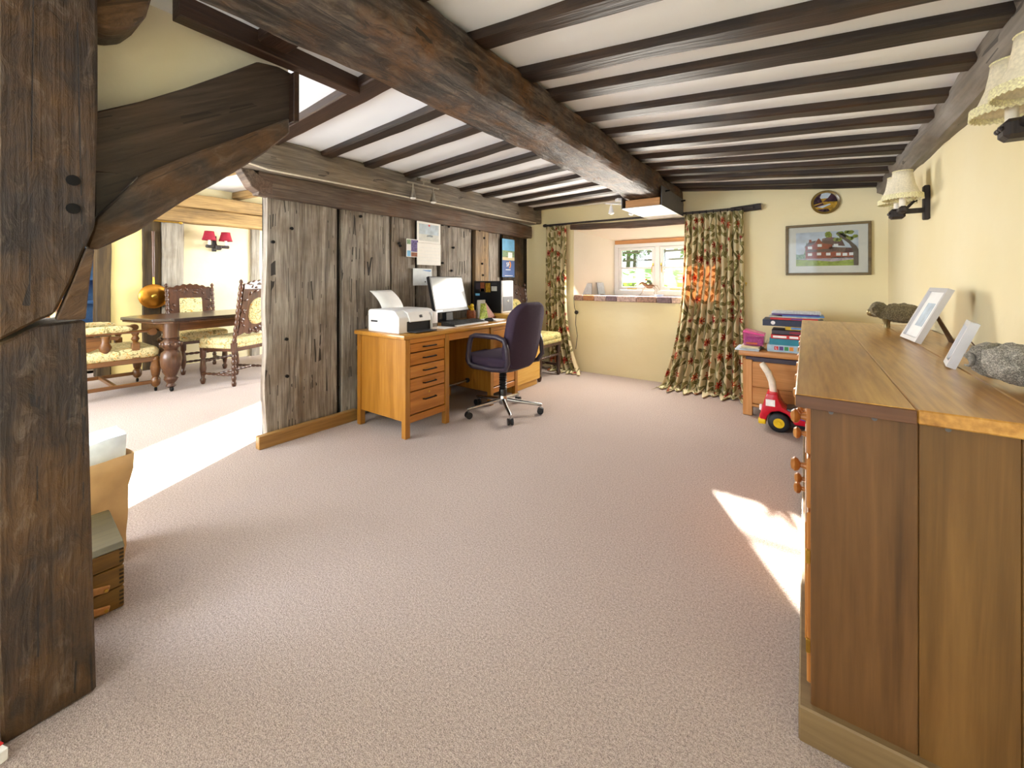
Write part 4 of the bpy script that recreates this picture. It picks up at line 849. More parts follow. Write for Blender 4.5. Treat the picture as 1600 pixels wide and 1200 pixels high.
# faces -x
blob(hs, 'horse_body', 'horse_brown', (.0, 0, .115), (.062, .024, .028), 3, .02, 30)
tube(hs, 'horse_neck', 'horse_brown', [(-.04, 0, .125), (-.075, 0, .15), (-.09, 0, .16)], [.022, .016, .012], 8)
tube(hs, 'horse_head', 'horse_brown', [(-.085, 0, .165), (-.105, 0, .155), (-.128, 0, .135)], [.013, .012, .007], 8)
for pts in ([(-.045, .012, .11), (-.085, .012, .075), (-.10, .012, .03), (-.13, .012, .0)], [(-.04, -.012, .11), (-.07, -.012, .08), (-.085, -.012, .04), (-.07, -.012, .03)], [(.05, .012, .11), (.085, .012, .08), (.075, .012, .04), (.095, .012, .0)], [(.045, -.012, .11), (.07, -.012, .07), (.055, -.012, .035), (.075, -.012, .0)]):
    tube(hs, 'horse_leg', 'horse_grey', pts, [.012, .008, .005, .005], 6)
tube(hs, 'horse_tail', 'horse_grey', [(.06, 0, .125), (.09, 0, .12), (.11, 0, .08), (.105, 0, .06)], [.008, .008, .006, .003], 6)
jk = tube(hs, 'jockey', 'jockey_green', [(.02, 0, .14), (.0, 0, .17), (-.03, 0, .18)], [.017, .018, .012], 8); q = hs.sub(jk)
blob(q, 'jockey_head', 'orange_toy', (-.042, 0, .196), (.012, .011, .013), 2, 0); tube(q, 'jockey_arm', 'jockey_green', [(-.02, .014, .172), (-.045, .012, .155), (-.065, .006, .15)], .006, 6); tube(q, 'jockey_leg', 'jockey_green', [(.015, .02, .14), (-.015, .026, .12), (.01, .026, .095)], .008, 6)
ds = lathe(None, 'small_dish', 'blue_dish', [(.02, 0), (.05, .008), (.056, .02), (.052, .02), (.03, .01)], (P(1030, 463, y=4.9).x, 4.9, SZ), 20); tag(base_origin(ds), 'small blue grey dish beside the horse figurine', 'dish')
# ---- picture and plate on the far wall
pf = Thing('wall_picture', (.155, 4.74, 1.2), label='framed watercolour of a red brick house on the far wall', cat='picture')
X0, X1, Z0, Z1, YW = -.157, .465, 1.197, 1.668, 4.745
for a in ((X0, X1, Z0, Z0 + .022), (X0, X1, Z1 - .022, Z1), (X0, X0 + .022, Z0 + .02, Z1 - .02), (X1 - .022, X1, Z0 + .02, Z1 - .02)): B(pf, 'frame_side', 'frame_brown', (a[0], a[1]), (YW - .03, YW), (a[2], a[3]), .004)
B(pf, 'mount', 'cardmount', (X0 + .02, X1 - .02), (YW - .012, YW - .002), (Z0 + .02, Z1 - .02), 0)
cx0, cx1, cz0, cz1 = -.075, .378, 1.283, 1.595
def pp(u, v, d=0): return (cx0 + (cx1 - cx0) * u, YW - .0125 - d * .0006, cz0 + (cz1 - cz0) * v)
pnt = flat(pf, 'painting', 'watersky_print', [pp(0, 0), pp(1, 0), pp(1, 1), pp(0, 1)]); q = pf.sub(pnt)
def art(name, m, pts, d): return flat(q, name, m, [pp(u, v, d) for u, v in pts])
art('lawn', 'lawn_print', [(0, 0), (1, 0), (1, .17), (0, .2)], 1); art('path', 'path_print', [(0, .2), (.3, .17), (.6, .12), (.95, .18), (.9, .24), (.3, .26), (0, .3)], 2)
art('wing', 'brick_print', [(.55, .22), (.95, .22), (.95, .38), (.55, .42)], 2); art('wing_roof', 'roof_print', [(.52, .42), (.97, .36), (.93, .5), (.55, .55)], 3)
art('house', 'brick_print', [(.16, .22), (.6, .22), (.6, .62), (.45, .66), (.38, .82), (.3, .64), (.16, .58)], 3)
art('roof', 'roof_print', [(.42, .62), (.8, .56), (.74, .78), (.55, .84), (.44, .8)], 2); art('roof', 'roof_print', [(.14, .56), (.3, .64), (.34, .75), (.22, .72)], 4); art('chimney', 'brick_print', [(.53, .8), (.59, .8), (.59, .93), (.53, .93)], 4); art('chimney', 'brick_print', [(.22, .7), (.26, .7), (.26, .78), (.22, .78)], 5); art('lean_to', 'roof_print', [(.16, .42), (.62, .4), (.6, .5), (.2, .48)], 4)
for u, v in ((.2, .5), (.36, .56), (.2, .3), (.35, .31), (.5, .3), (.66, .29), (.76, .28), (.86, .29), (.62, .55)): art('house_window', 'white_print', [(u, v), (u + .07, v), (u + .07, v + .08), (u, v + .08)], 6)
for k_ in range(26):
    u, v = random.uniform(.52, .96), random.uniform(.72, .96); 
    if u < .65 and v < .85: continue
    r = random.uniform(.03, .07); art('leaf_cluster', 'leaf_print', [(min(1, u + r * math.cos(a)), min(1, v + 1.3 * r * math.sin(a) * (.7 + .3 * random.random()))) for a in [x * 1.047 for x in range(6)]], 5 + k_ % 3)
art('tree_trunk', 'trunk_print', [(.93, .0), (1, 0), (1, .45), (.97, .55), (.85, .75), (.72, .9), (.68, .97), (.66, .95), (.74, .8), (.86, .62), (.92, .45)], 9)
art('fir_tree', 'tree_print', [(.12, .3), (.24, .3), (.2, .5), (.21, .52), (.185, .72), (.15, .55), (.16, .5)], 2); art('hedge', 'tree_print', [(0, .2), (.16, .22), (.15, .36), (.05, .34), (0, .36)], 3)
B(pf, 'glazing', 'glass', (X0 + .02, X1 - .02), (YW - .024, YW - .022), (Z0 + .02, Z1 - .02), 0)
pl = Thing('wall_plate', (.146, 4.74, 1.755), label='round painted landscape plate hanging above the house picture', cat='plate')
PCX, PCZ, PR = .146, 1.864, .108
lathe(pl, 'dish', 'plate_rim', [(.05, 0), (.07, -.008), (PR, -.022), (PR - .003, -.026), (.085, -.018), (.002, -.016)], (PCX, 4.75, PCZ), 32, 'y')
def parc(name, m, a0, a1, r=.105, y=4.7305, cut=None):
    pts = [(PCX + r * math.cos(R(a)), y, PCZ + r * math.sin(R(a))) for a in range(a0, a1 + 1, 10)]
    return flat(pl, name, m, pts + (cut or []))
parc('painted_sky', 'pale_sky_print', 10, 170, y=4.7318); parc('painted_meadow', 'plate_gold', 160, 380, y=4.7316)
parc('painted_woods', 'plate_dark', 100, 190, y=4.7312, cut=[(PCX - .02, 4.7312, PCZ + .0), (PCX - .04, 4.7312, PCZ + .05)]); parc('painted_cottage', 'plate_dark', 0, 60, y=4.7312, cut=[(PCX + .02, 4.7312, PCZ + .04), (PCX - .02, 4.7312, PCZ + .005)])
parc('painted_bank', 'plate_dark', 215, 300, y=4.7310, cut=[(PCX + .02, 4.731, PCZ - .06)]); flat(pl, 'painted_stream', 'pale_sky_print', [(PCX - .06, 4.7308, PCZ - .04), (PCX + .03, 4.7308, PCZ - .015), (PCX + .04, 4.7308, PCZ - .022), (PCX - .02, 4.7308, PCZ - .05)]); flat(pl, 'painted_hedge', 'plate_dark', [(PCX - .09, 4.7306, PCZ - .03), (PCX - .02, 4.7306, PCZ - .005), (PCX - .01, 4.7306, PCZ - .02), (PCX - .07, 4.7306, PCZ - .04)])
# ---- wall lamps
def shell(par, name, mat, prof, loc, seg=24, th=.002):
    off = offs(par); vs, fs = [], []
    for r, h in prof:
        for i in range(seg):
            a = 2 * math.pi * i / seg; vs.append(Vector((r * math.cos(a), r * math.sin(a), h)) + Vector(loc) - off)
    for j in range(len(prof) - 1):
        for i in range(seg):
            i2 = (i + 1) % seg; fs.append((j * seg + i, j * seg + i2, (j + 1) * seg + i2, (j + 1) * seg + i))
    me = bpy.data.meshes.new(name); me.from_pydata(vs, [], fs); o = link(name, me, mat, par, smooth=60)
    m_ = o.modifiers.new('thick', 'SOLIDIFY'); m_.thickness = th; return o
def sconce(loc, rz, s, label, shade, fringe):
    t = Thing('wall_lamp', loc, rz, label, 'wall lamp', local=True)     # local: wall at y = 0, lamp towards -y
    B(t, 'wall_plate', 'iron_wood', (-.025 * s, .025 * s), (-.03 * s, 0), (-.10 * s, .11 * s), .005); B(t, 'arm', 'iron_wood', (-.016 * s, .016 * s), (-.15 * s, -.02 * s), (-.055 * s, -.025 * s), .004)
    tube(t, 'strut', 'iron_wood', [(0, -.025 * s, .05 * s), (0, -.07 * s, .02 * s), (0, -.11 * s, -.03 * s)], .009 * s, 6)
    B(t, 'cross_arm', 'iron_wood', (-.135 * s, .135 * s), (-.155 * s, -.115 * s), (-.06 * s, -.02 * s), .010); B(t, 'carved_boss', 'iron_wood', (-.035 * s, .035 * s), (-.185 * s, -.11 * s), (-.085 * s, -.022 * s), .012)
    for i in range(3): lathe(t, 'carved_notch', 'iron_wood', [(.008 * s, 0), (.009 * s, -.004), (.004 * s, -.008)], ((-.02 + .02 * i) * s, -.184 * s, -.05 * s), 8, 'y')
    for sd in (-1, 1):
        c = (sd * .095 * s, -.135 * s, -.02 * s)
        lathe(t, 'candle', 'candle', [(.016 * s, 0), (.016 * s, .10 * s)], c, 12)
        z = .06 * s
        if fringe:
            sh = shell(t, 'shade', shade, [(.090 * s, z), (.074 * s, z + .03 * s), (.058 * s, z + .075 * s), (.050 * s, z + .12 * s), (.046 * s, z + .155 * s)], (c[0], c[1], c[2]), 28)
            q = t.sub(sh); prof = []
            n = 72; vs, fs = [], []
            for i in range(n):
                a = 2 * math.pi * i / n; rr = .0925 * s * (1 + .012 * (i % 2)); zz = (.0 if i % 2 else .006) * s
                vs += [Vector(((rr - .002) * math.cos(a), (rr - .002) * math.sin(a), z + .012 * s)) + Vector(c), Vector((rr * math.cos(a), rr * math.sin(a), z - .022 * s + zz)) + Vector(c)]
            for i in range(n): j = (i + 1) % n; fs.append((2 * i, 2 * j, 2 * j + 1, 2 * i + 1))
            me = bpy.data.meshes.new('fringe'); me.from_pydata(vs, [], fs); o = link('fringe', me, 'fringe', q); m_ = o.modifiers.new('thick', 'SOLIDIFY'); m_.thickness = .003
            tube(q, 'top_trim', 'fringe', [Vector((.046 * s * math.cos(a), .046 * s * math.sin(a), z + .155 * s)) + Vector(c) for a in [k_ * math.pi / 12 for k_ in range(24)]], .003 * s, 5, True)
        else:
            shell(t, 'shade', shade, [(.085 * s, z), (.072 * s, z + .04 * s), (.06 * s, z + .09 * s), (.055 * s, z + .12 * s)], c, 8)
    return t
sconce((.588, 3.37, 1.60), R(-90), .95, 'cream fringed twin wall lamp near the far right corner', 'ivory_cloth', True)
sconce((.632, 1.80, 1.632), R(-90), .93, 'cream fringed twin wall lamp cut off by the right picture edge', 'ivory_cloth', True)
sconce((-6.888, 2.31, 1.665), R(90), 1.05, 'dark twin wall lamp with two red shades in the dining room', 'red_cloth', False)
# ---- box under the beam end, spot lamps
bx = Thing('beam_end_box', (-1.29, 4.33, 1.83), label='grey metal box with a white underside fixed beneath the end of the main beam', cat='box')
B(bx, 'underside', 'light_metal', (-1.45, -1.075), (3.86, 4.68), (1.838, 1.845), .002); B(bx, 'side_plate', 'grey_metal', (-1.08, -1.072), (3.86, 4.68), (1.838, 2.02), .002); B(bx, 'side_plate', 'grey_metal', (-1.453, -1.445), (3.86, 4.68), (1.838, 1.95), .002); B(bx, 'packing_wood', 'pine', (-1.43, -1.10), (3.9, 4.66), (1.845, 1.925), .004)
for yy in (3.98, 4.58): tube(bx, 'bolt', 'black_metal', [(-1.09, yy, 1.985), (-1.03, yy, 1.99)], .008, 8)
def spots(name, loc, rz, label, n, drop, mt):
    t = Thing(name, loc, rz, label, 'spot lamp', local=True)
    B(t, 'ceiling_plate', mt, (-.06, .06), (-.03, .03), (-.03, 0), .004); tube(t, 'stem', mt, [(0, 0, -.03), (0, 0, -.055)], .008, 8); B(t, 'bar', mt, (-.19, .19), (-.010, .010), (-.066, -.052), .003)
    for i in range(n):
        xx = (-.12 + .24 * i) if n == 2 else 0
        ar = tube(t, 'arm', mt, [(xx, 0, -.062), (xx, 0, -.062 - drop * .4)], .006, 6); q = t.sub(ar)
        z = -.062 - drop * .4; lathe(q, 'lamp_head', mt, [(.012, z), (.018, z - .03), (.03, z - .075), (.033, z - .08)], (xx, 0, 0), 14); lathe(q, 'bulb', 'paper', [(.026, z - .078), (.02, z - .09), (.004, z - .094)], (xx, 0, 0), 12)
    return t
spots('spot_lamp', (-2.80, 2.55, 2.062), R(90), 'brushed metal bar with two spot lamps under the joists by the plank partition', 2, .12, 'brushed')
spots('spot_lamp', (-1.62, 4.3, 2.03), R(50), 'small white spot lamp on the ceiling left of the beam end box', 2, .05, 'white_plastic')
# ---- chest with its load and the ride-on toy
ch = Thing('pine_chest', (-.05, 4.3, 0), label='pine blanket chest with its lid ajar below the house picture', cat='chest')
for xx in (-.44, .33):
    for yy in (4.03, 4.53): B(ch, 'post', 'pine_post', (xx, xx + .07), (yy, yy + .07), (0, .475), .004)
for za, zb in ((.105, .245), (.247, .46)): B(ch, 'front_board', 'pine', (-.372, .335), (4.038, 4.058), (za, zb), .003)
B(ch, 'bottom_rail', 'pine', (-.372, .335), (4.034, 4.06), (.075, .10), .003)
for xx in (-.43, .37): B(ch, 'end_board', 'pine', (xx, xx + .02), (4.10, 4.53), (.09, .46), .003)
B(ch, 'back_board', 'pine', (-.372, .335), (4.57, 4.59), (.09, .46), .003); B(ch, 'bottom', 'pine', (-.372, .335), (4.06, 4.57), (.09, .105), .002)
B(ch, 'lid_gap_shade', 'dark_book', (-.42, .38), (4.05, 4.58), (.455, .50), .006)  # dark slab standing in for the shade in the gap below the lid
B(ch, 'lid', 'pine', (-.47, .44), (4.01, 4.62), (.508, .55), .006, 2)
LZ = .55
def book(x0, x1, y0, y1, z0, th, cover, label, spine=None, cat='book', name='book'):
    t = Thing(name, ((x0 + x1) / 2, (y0 + y1) / 2, z0), label=label, cat=cat, group='stack on the pine chest')
    c = min(.003, th * .2)
    B(t, 'cover_board', cover, (x0, x1), (y0, y1), (z0, z0 + c), .0005); B(t, 'cover_board', cover, (x0, x1), (y0, y1), (z0 + th - c, z0 + th), .0005)
    sp = B(t, 'spine', cover, (x0, x1), (y0, y0 + c), (z0, z0 + th), .0005); B(t, 'pages', 'paper', (x0 + .004, x1 - .004), (y0 + c, y1 - .004), (z0 + c, z0 + th - c), 0)
    if spine:
        for a, b, m in spine: B(t.sub(sp), 'spine_print', m, (a, b), (y0 - .0008, y0 + .001), (z0 + th * .25, z0 + th * .75), 0)
    return t
bxx = Thing('game_box', (-.03, 4.22, LZ), label='flat pale blue game box at the bottom of the stack on the chest', cat='box', group='stack on the pine chest')
B(bxx, 'base', 'box_sky', (-.265, .16), (4.10, 4.36), (LZ, LZ + .03), .001); B(bxx, 'lid', 'box_sky', (-.267, .162), (4.098, 4.362), (LZ + .01, LZ + .058), .001)
for i, (m, ch_) in enumerate((('red_book', 'L'), ('purple_book', ''), ('green_print', ''), ('orange_print', ''))):
    B(bxx, 'colour_square', m, (-.215 + i * .035, -.187 + i * .035), (4.0965, 4.099), (LZ + .016, LZ + .047), 0)
text(bxx, 'letter', 'white_print', 'L', .03, frame_mtx((-.201, 4.0962, LZ + .031), (1, 0, 0), (0, 0, 1)))
B(bxx, 'print_band', 'sand_print', (-.06, .15), (4.0965, 4.099), (LZ + .014, LZ + .045), 0)
z = LZ + .058
book(-.25, .10, 4.11, 4.36, z, .052, 'teal_book', 'thick teal book above the flat game box'); z += .052
book(-.24, .10, 4.10, 4.35, z, .034, 'red_book', 'red book with white spine lettering above the teal book', [(-.225, -.13, 'white_print'), (-.11, -.05, 'white_print')]); z += .034
book(-.235, .11, 4.12, 4.36, z, .038, 'dark_book', 'dark book with a crimson spine patch in the middle of the stack', [(-.11, .08, 'crimson_book')]); z += .038
book(-.14, .10, 4.14, 4.36, z, .034, 'yellow_book', 'short yellow book under the navy box file', [(-.10, .0, 'blue_book')]); z += .034
nb_ = Thing('box_file', (-.06, 4.24, z), label='navy box file with a round white label near the top of the stack', cat='box', group='stack on the pine chest')
B(nb_, 'case', 'navy_book', (-.30, .12), (4.10, 4.38), (z, z + .052), .002); lathe(nb_, 'round_label', 'white_print', [(.016, 0), (.016, -.002)], (-.225, 4.10, z + .027), 16, 'y'); z += .052
book(-.245, .08, 4.11, 4.33, z, .020, 'red_book', 'thin red book lying on the navy box file', [(-.10, -.02, 'purple_book')]); z += .020
book(-.255, .09, 4.10, 4.34, z, .012, 'paper_grey', 'thin white booklet above the red book near the stack top', cat='booklet', name='booklet'); z += .012
book(-.16, .12, 4.09, 4.34, z, .010, 'blue_book', 'thin blue booklet under the purple one near the stack top', cat='booklet', name='booklet'); z += .010
book(-.235, .09, 4.10, 4.34, z, .010, 'purple_book', 'thin purple booklet right below the spiral pad', cat='booklet', name='booklet'); z += .010
sp = Thing('spiral_pad', (-.07, 4.22, z), label='spiral bound note pad on top of the book stack', cat='notebook', group='stack on the pine chest')
B(sp, 'pages', 'paper_blue', (-.235, .10), (4.115, 4.34), (z, z + .018), .001)
for i in range(30):
    xx = -.225 + i * .0108
    tube(sp, 'wire_loop', 'silver_frame', [(xx, 4.115 + .014 * math.cos(a), z + .014 + .013 * math.sin(a)) for a in [k_ * math.pi / 4 for k_ in range(8)]], .0016, 4, True)
mg = Thing('magazine', (-.36, 4.2, LZ), label='grey magazines lying on the left end of the chest lid', cat='magazine')
for i, (a, b, c_, d_, m) in enumerate(((-.50, -.32, 4.02, 4.3, 'pale_sky_print'), (-.47, -.318, 4.04, 4.34, 'paper_grey'), (-.455, -.322, 4.03, 4.33, 'sand_print'))): B(mg, 'issue', m, (a, b), (c_, d_), (LZ + i * .011, LZ + .010 + i * .011), .001)
pk = Thing('pink_box', (-.37, 4.2, LZ + .033), label='clear pink plastic box of beads standing on the magazines', cat='box')
prism(pk, 'case', 'pink_clear', [(-.445, LZ + .033), (-.295, LZ + .033), (-.29, LZ + .125), (-.45, LZ + .15)], 'y', 4.12, 4.28, .006, 2); prism(pk, 'lid', 'pink_plastic', [(-.452, LZ + .145), (-.29, LZ + .12), (-.288, LZ + .135), (-.44, LZ + .168)], 'y', 4.115, 4.285, .004)
B(pk, 'beads', 'beads', (-.435, -.305), (4.13, 4.27), (LZ + .04, LZ + .10), .012, 2); B(pk, 'orange_label', 'orange_toy', (-.425, -.34), (4.1185, 4.121), (LZ + .045, LZ + .06), 0)
lf = Thing('leaflet', (-.26, 4.2, LZ), label='curled leaflet leaning between the pink box and the books', cat='leaflet')
o = flat(lf, 'leaf', 'paper_grey', [(-.315, 4.12, LZ + .002), (-.315, 4.28, LZ + .002), (-.29, 4.28, LZ + .03), (-.29, 4.12, LZ + .03)]); 
o = flat(lf, 'leaf', 'paper_grey', [(-.29, 4.12, LZ + .03), (-.29, 4.28, LZ + .03), (-.272, 4.28, LZ + .085), (-.272, 4.12, LZ + .085)])
ty = Thing('ride_on_car', (-.02, 3.80, 0), label='red ride on toy car with yellow hubs and a white push handle', cat='toy car')
pr_ = [(-.285, .06), (-.295, .10), (-.28, .15), (-.255, .25), (-.245, .285), (-.175, .285), (-.165, .24), (-.14, .19), (-.10, .165), (.0, .155), (.15, .145), (.28, .14), (.28, .075), (-.07, .075), (-.085, .11), (-.115, .145), (-.165, .16), (-.215, .145), (-.24, .11), (-.25, .06)]
prism(ty, 'body', 'red_plastic', pr_, 'y', 3.70, 3.90, .010, 2, 40)
B(ty, 'seat', 'dark_grey_plastic', (-.12, .26), (3.715, 3.885), (.15, .185), .015, 2); B(ty, 'front_bumper', 'yellow_plastic', (-.30, -.25), (3.695, 3.905), (.045, .085), .008, 2); B(ty, 'chassis', 'black_plastic', (-.23, .27), (3.72, 3.88), (.05, .09), .005)
for xx, yy in ((-.165, 3.69), (-.165, 3.865), (.2, 3.69), (.2, 3.865)):
    wh = lathe(ty, 'wheel', 'rubber', [(.05, 0), (.068, .006), (.072, .012), (.072, .036), (.066, .044), (.05, .046)], (xx, yy, .0725), 24, 'y'); q = ty.sub(wh)
    lathe(q, 'hub', 'yellow_plastic', [(.036, -.003), (.036, .02)] if yy < 3.8 else [(.036, .02), (.036, .05)], (xx, yy, .0725), 20, 'y')
    lathe(q, 'hub_cap', 'yellow_plastic', [(.014, -.007), (.016, 0)] if yy < 3.8 else [(.014, .054), (.016, .048)], (xx, yy, .0725), 14, 'y')
tube(ty, 'push_handle', 'cream_plastic', [(-.205, 3.80, .28), (-.215, 3.80, .36), (-.24, 3.80, .425), (-.275, 3.80, .48), (-.285, 3.80, .495)], [.026, .025, .025, .024, .018], 10)
B(ty, 'window_sticker', 'white_print', (-.25, -.19), (3.6975, 3.701), (.19, .24), 0); prism(ty, 'stripe', 'white_print', [(-.08, .150), (.10, .128), (.10, .118), (-.06, .140)], 'y', 3.697, 3.7); prism(ty, 'stripe', 'purple_book', [(-.05, .135), (.12, .112), (.12, .10), (-.03, .12)], 'y', 3.697, 3.7)
B(ty, 'head_lamp', 'white_print', (-.295, -.275), (3.73, 3.77), (.14, .18), .004)

# ---- carved dining chairs
def bead(par, name, mat, p0, p1, r, n, seg=10):
    """bobbin / barley-twist turned member between two points"""
    p0, p1 = Vector(p0), Vector(p1); k_ = n * 6; pts, rad = [], []
    for i in range(k_ + 1):
        t = i / k_; pts.append(p0.lerp(p1, t)); rad.append(r * (.68 + .32 * abs(math.sin(math.pi * n * t))))
    return tube(par, name, mat, pts, rad, seg)
def carved_back(t, mat, pad, w, z0, z1, y, lean, oval):
    """pierced carved panel around a padded centre, in the local xz plane"""
    zc = (z0 + z1) / 2 - (.02 if oval else .03); H = (z1 - z0) / 2
    ow, oh = (w * .27, H * .58) if oval else (w * .27, H * .62)
    n = 64; inner, outer = [], []
    for i in range(n):
        a = 2 * math.pi * i / n; ca, sa = math.cos(a), math.sin(a)
        if oval: inner.append((ow * ca, zc + oh * sa))
        else:
            m_ = max(abs(ca) / 1, abs(sa) / 1); inner.append((ow * ca / m_, zc + oh * sa / m_))
        m_ = max(abs(ca), abs(sa)) ; k_ = (1 + .05 * math.sin(a * 14))
        outer.append((max(-w / 2, min(w / 2, w * .5 * ca / m_ * k_)), (z0 + z1) / 2 + H * sa / m_ * k_ * (1 if sa < 0 else 1 + .10 * (1 - abs(ca)))))
    vs = [(x, y + lean * (z - z0), z) for x, z in inner] + [(x, y + lean * (z - z0), z) for x, z in outer]
    fs = [(i, (i + 1) % n, n + (i + 1) % n, n + i) for i in range(n) ]
    me = bpy.data.meshes.new('back_panel'); me.from_pydata([Vector(v) - offs(t) for v in vs], [], fs); o = link('back_panel', me, mat, t); m_ = o.modifiers.new('thick', 'SOLIDIFY'); m_.thickness = .022; m_.offset = 0
    q = t.sub(o)
    for sgn in (-1, 1):                       # scrolls carved on both faces
        bm = bmesh.new(); me = bpy.data.meshes.new('carving')
        rnd = random.Random(5)
        for k_ in range(26):
            a = rnd.uniform(0, 6.28); f = rnd.uniform(.45, .85)
            i = int(a / 6.283 * n) % n
            x = inner[i][0] * (1 - f) + outer[i][0] * f; z = inner[i][1] * (1 - f) + outer[i][1] * f
            r = bmesh.ops.create_icosphere(bm, subdivisions=1, radius=1); rr = rnd.uniform(.014, .026); th = rnd.uniform(0, 3.14)
            for v in r['verts']:
                px_, pz_ = v.co.x * rr * 1.6, v.co.z * rr * .7
                v.co = Vector((x + px_ * math.cos(th) - pz_ * math.sin(th), y + lean * (z - z0) + sgn * .012 + v.co.y * .010, z + px_ * math.sin(th) + pz_ * math.cos(th))) - offs(t)
        bm.to_mesh(me); bm.free(); link('carving', me, mat, q, smooth=80)
    mt = frame_mtx(Vector((0, y + lean * (zc - z0), zc)), (1, 0, 0), (0, lean, 1))
    cushion(t, 'back_pad', pad, ow * 2.02, oh * 2.02, .055, min(ow, oh) * (.98 if oval else .2), mt, crown=.3)
def carved_chair(loc, rz, label, oval=True, wood_='carved_wood', pad='tapestry', group='carved dining chairs', zt=1.08):
    t = Thing('carved_chair', loc, rz, label, 'chair', group, local=True)        # local: faces -y, back at +y
    w, d, hs_ = .50, .46, .46; yb = d / 2
    for sd in (-1, 1):
        lg = bead(t, 'back_post', wood_, (sd * w / 2, yb, .0), (sd * w / 2, yb, hs_), .024, 8)
        bead(t, 'back_post', wood_, (sd * w / 2, yb, hs_), (sd * w / 2, yb + .09, zt), .023, 10)
        lathe(t, 'finial', wood_, [(.02, 0), (.012, .012), (.022, .03), (.018, .045), (.003, .062)], (sd * w / 2, yb + .09, zt), 12)
        B(t, 'post_block', wood_, (sd * w / 2 - .024, sd * w / 2 + .024), (yb - .024, yb + .024), (.38, .47), .003)
        lathe(t, 'leg', wood_, [(.014, 0), (.022, .012), (.03, .05), (.016, .07), (.022, .10), (.032, .17), (.026, .25), (.018, .28), (.03, .30), (.03, .40)], (sd * (w / 2 - .03), -d / 2 + .03, 0), 14)
        bead(t, 'side_stretcher', wood_, (sd * (w / 2 - .015), -d / 2 + .04, .12), (sd * (w / 2 - .005), yb, .12), .016, 7)
    bead(t, 'cross_stretcher', wood_, (-w / 2 + .02, 0, .12), (w / 2 - .02, 0, .12), .016, 8)
    bead(t, 'front_stretcher', wood_, (-w / 2 + .03, -d / 2 + .03, .25), (w / 2 - .03, -d / 2 + .03, .25), .016, 8)
    B(t, 'seat_rail', wood_, (-w / 2 + .01, w / 2 - .01), (-d / 2, yb), (.37, .41), .006)
    B(t, 'seat_side', pad, (-w / 2, w / 2), (-d / 2 - .005, yb - .01), (.40, .46), .02, 3)
    cushion(t, 'seat', pad, w + .02, d + .01, .09, .06, Matrix.Translation((0, -.005, .475)), crown=.35)
    carved_back(t, wood_, pad, w - .04, .56, zt - .01, yb + .02, .15, oval)
    n = 24; crest = [(-w / 2 + .02, zt - .05)] + [(-w / 2 + .02 + (w - .04) * i / n, zt - .0 + .05 * math.sin(math.pi * i / n) + .010 * math.sin(i * 1.7)) for i in range(n + 1)] + [(w / 2 - .02, zt - .05)]
    prism(t, 'crest', wood_, crest, 'y', yb + .08, yb + .112, .004)
    return t
carved_chair((-5.36, 2.01, 0), R(-65), 'carved oval backed dining chair half hidden by the plank partition', True, zt=1.10)        # back nearest to us
carved_chair((-6.36, 1.97, 0), R(90), 'carved dining chair with a square cushioned back behind the table', False, zt=1.05)
carved_chair((-2.66, 4.2, 0), R(90), 'dark carved chair with an oval back between the desk and curtain', True, 'dark_carved', 'tapestry_green', zt=1.05)
# ---- dining table
tb = Thing('dining_table', (-5.36, 1.42, 0), R(12), local=True, label='dark oak dining table on heavy carved bulbous legs', cat='table')
tx0, tx1, ty0, ty1 = -.64, .2, -.2, 2.1; cc = .13
prism(tb, 'tabletop', 'table_wood', [(tx0 + cc, ty0), (tx1 - cc, ty0), (tx1, ty0 + cc), (tx1, ty1 - cc), (tx1 - cc, ty1), (tx0 + cc, ty1), (tx0, ty1 - cc), (tx0, ty0 + cc)], 'z', .735, .765, .006, 2)
prism(tb, 'carved_edge', 'table_leg_wood', [(tx0 + cc, ty0 + .015), (tx1 - cc, ty0 + .015), (tx1 - .015, ty0 + cc), (tx1 - .015, ty1 - cc), (tx1 - cc, ty1 - .015), (tx0 + cc, ty1 - .015), (tx0 + .015, ty1 - cc), (tx0 + .015, ty0 + cc)], 'z', .715, .735, .005)
for a in ((tx0 + .17, tx1 - .17, ty0 + .16, ty0 + .19), (tx0 + .17, tx1 - .17, ty1 - .19, ty1 - .16), (tx0 + .16, tx0 + .19, ty0 + .17, ty1 - .17), (tx1 - .19, tx1 - .16, ty0 + .17, ty1 - .17)): B(tb, 'apron', 'bench_wood', a[:2], a[2:], (.62, .716), .004)
lp = [(.03, .045), (.045, .06), (.03, .085), (.05, .11), (.062, .135), (.045, .155), (.055, .18), (.085, .27), (.092, .34), (.082, .40), (.055, .43), (.06, .445), (.088, .475), (.088, .51), (.055, .54), (.05, .55), (.068, .56), (.068, .715)]
for xx in (tx0 + .2, tx1 - .2):
    for yy in (ty0 + (.2 if xx > 0 - .1 else .40), ty1 - .2):
        lg = lathe(tb, 'leg', 'table_leg_wood', lp, (xx, yy, 0), 20); q = tb.sub(lg)
        lathe(q, 'castor', 'black_metal', [(.018, -.012), (.024, -.008), (.024, .008), (.018, .012)], (xx + .01, yy, .0245), 14, 'y'); tube(q, 'castor_fork', 'brass', [(xx, yy, .05), (xx, yy, .03)], .012, 8)
        for i in range(10):
            a = i * math.pi / 5; blob(q, 'reed', 'table_leg_wood', (xx + .086 * math.cos(a), yy + .086 * math.sin(a), .49), (.014, .014, .03), 1, 0)
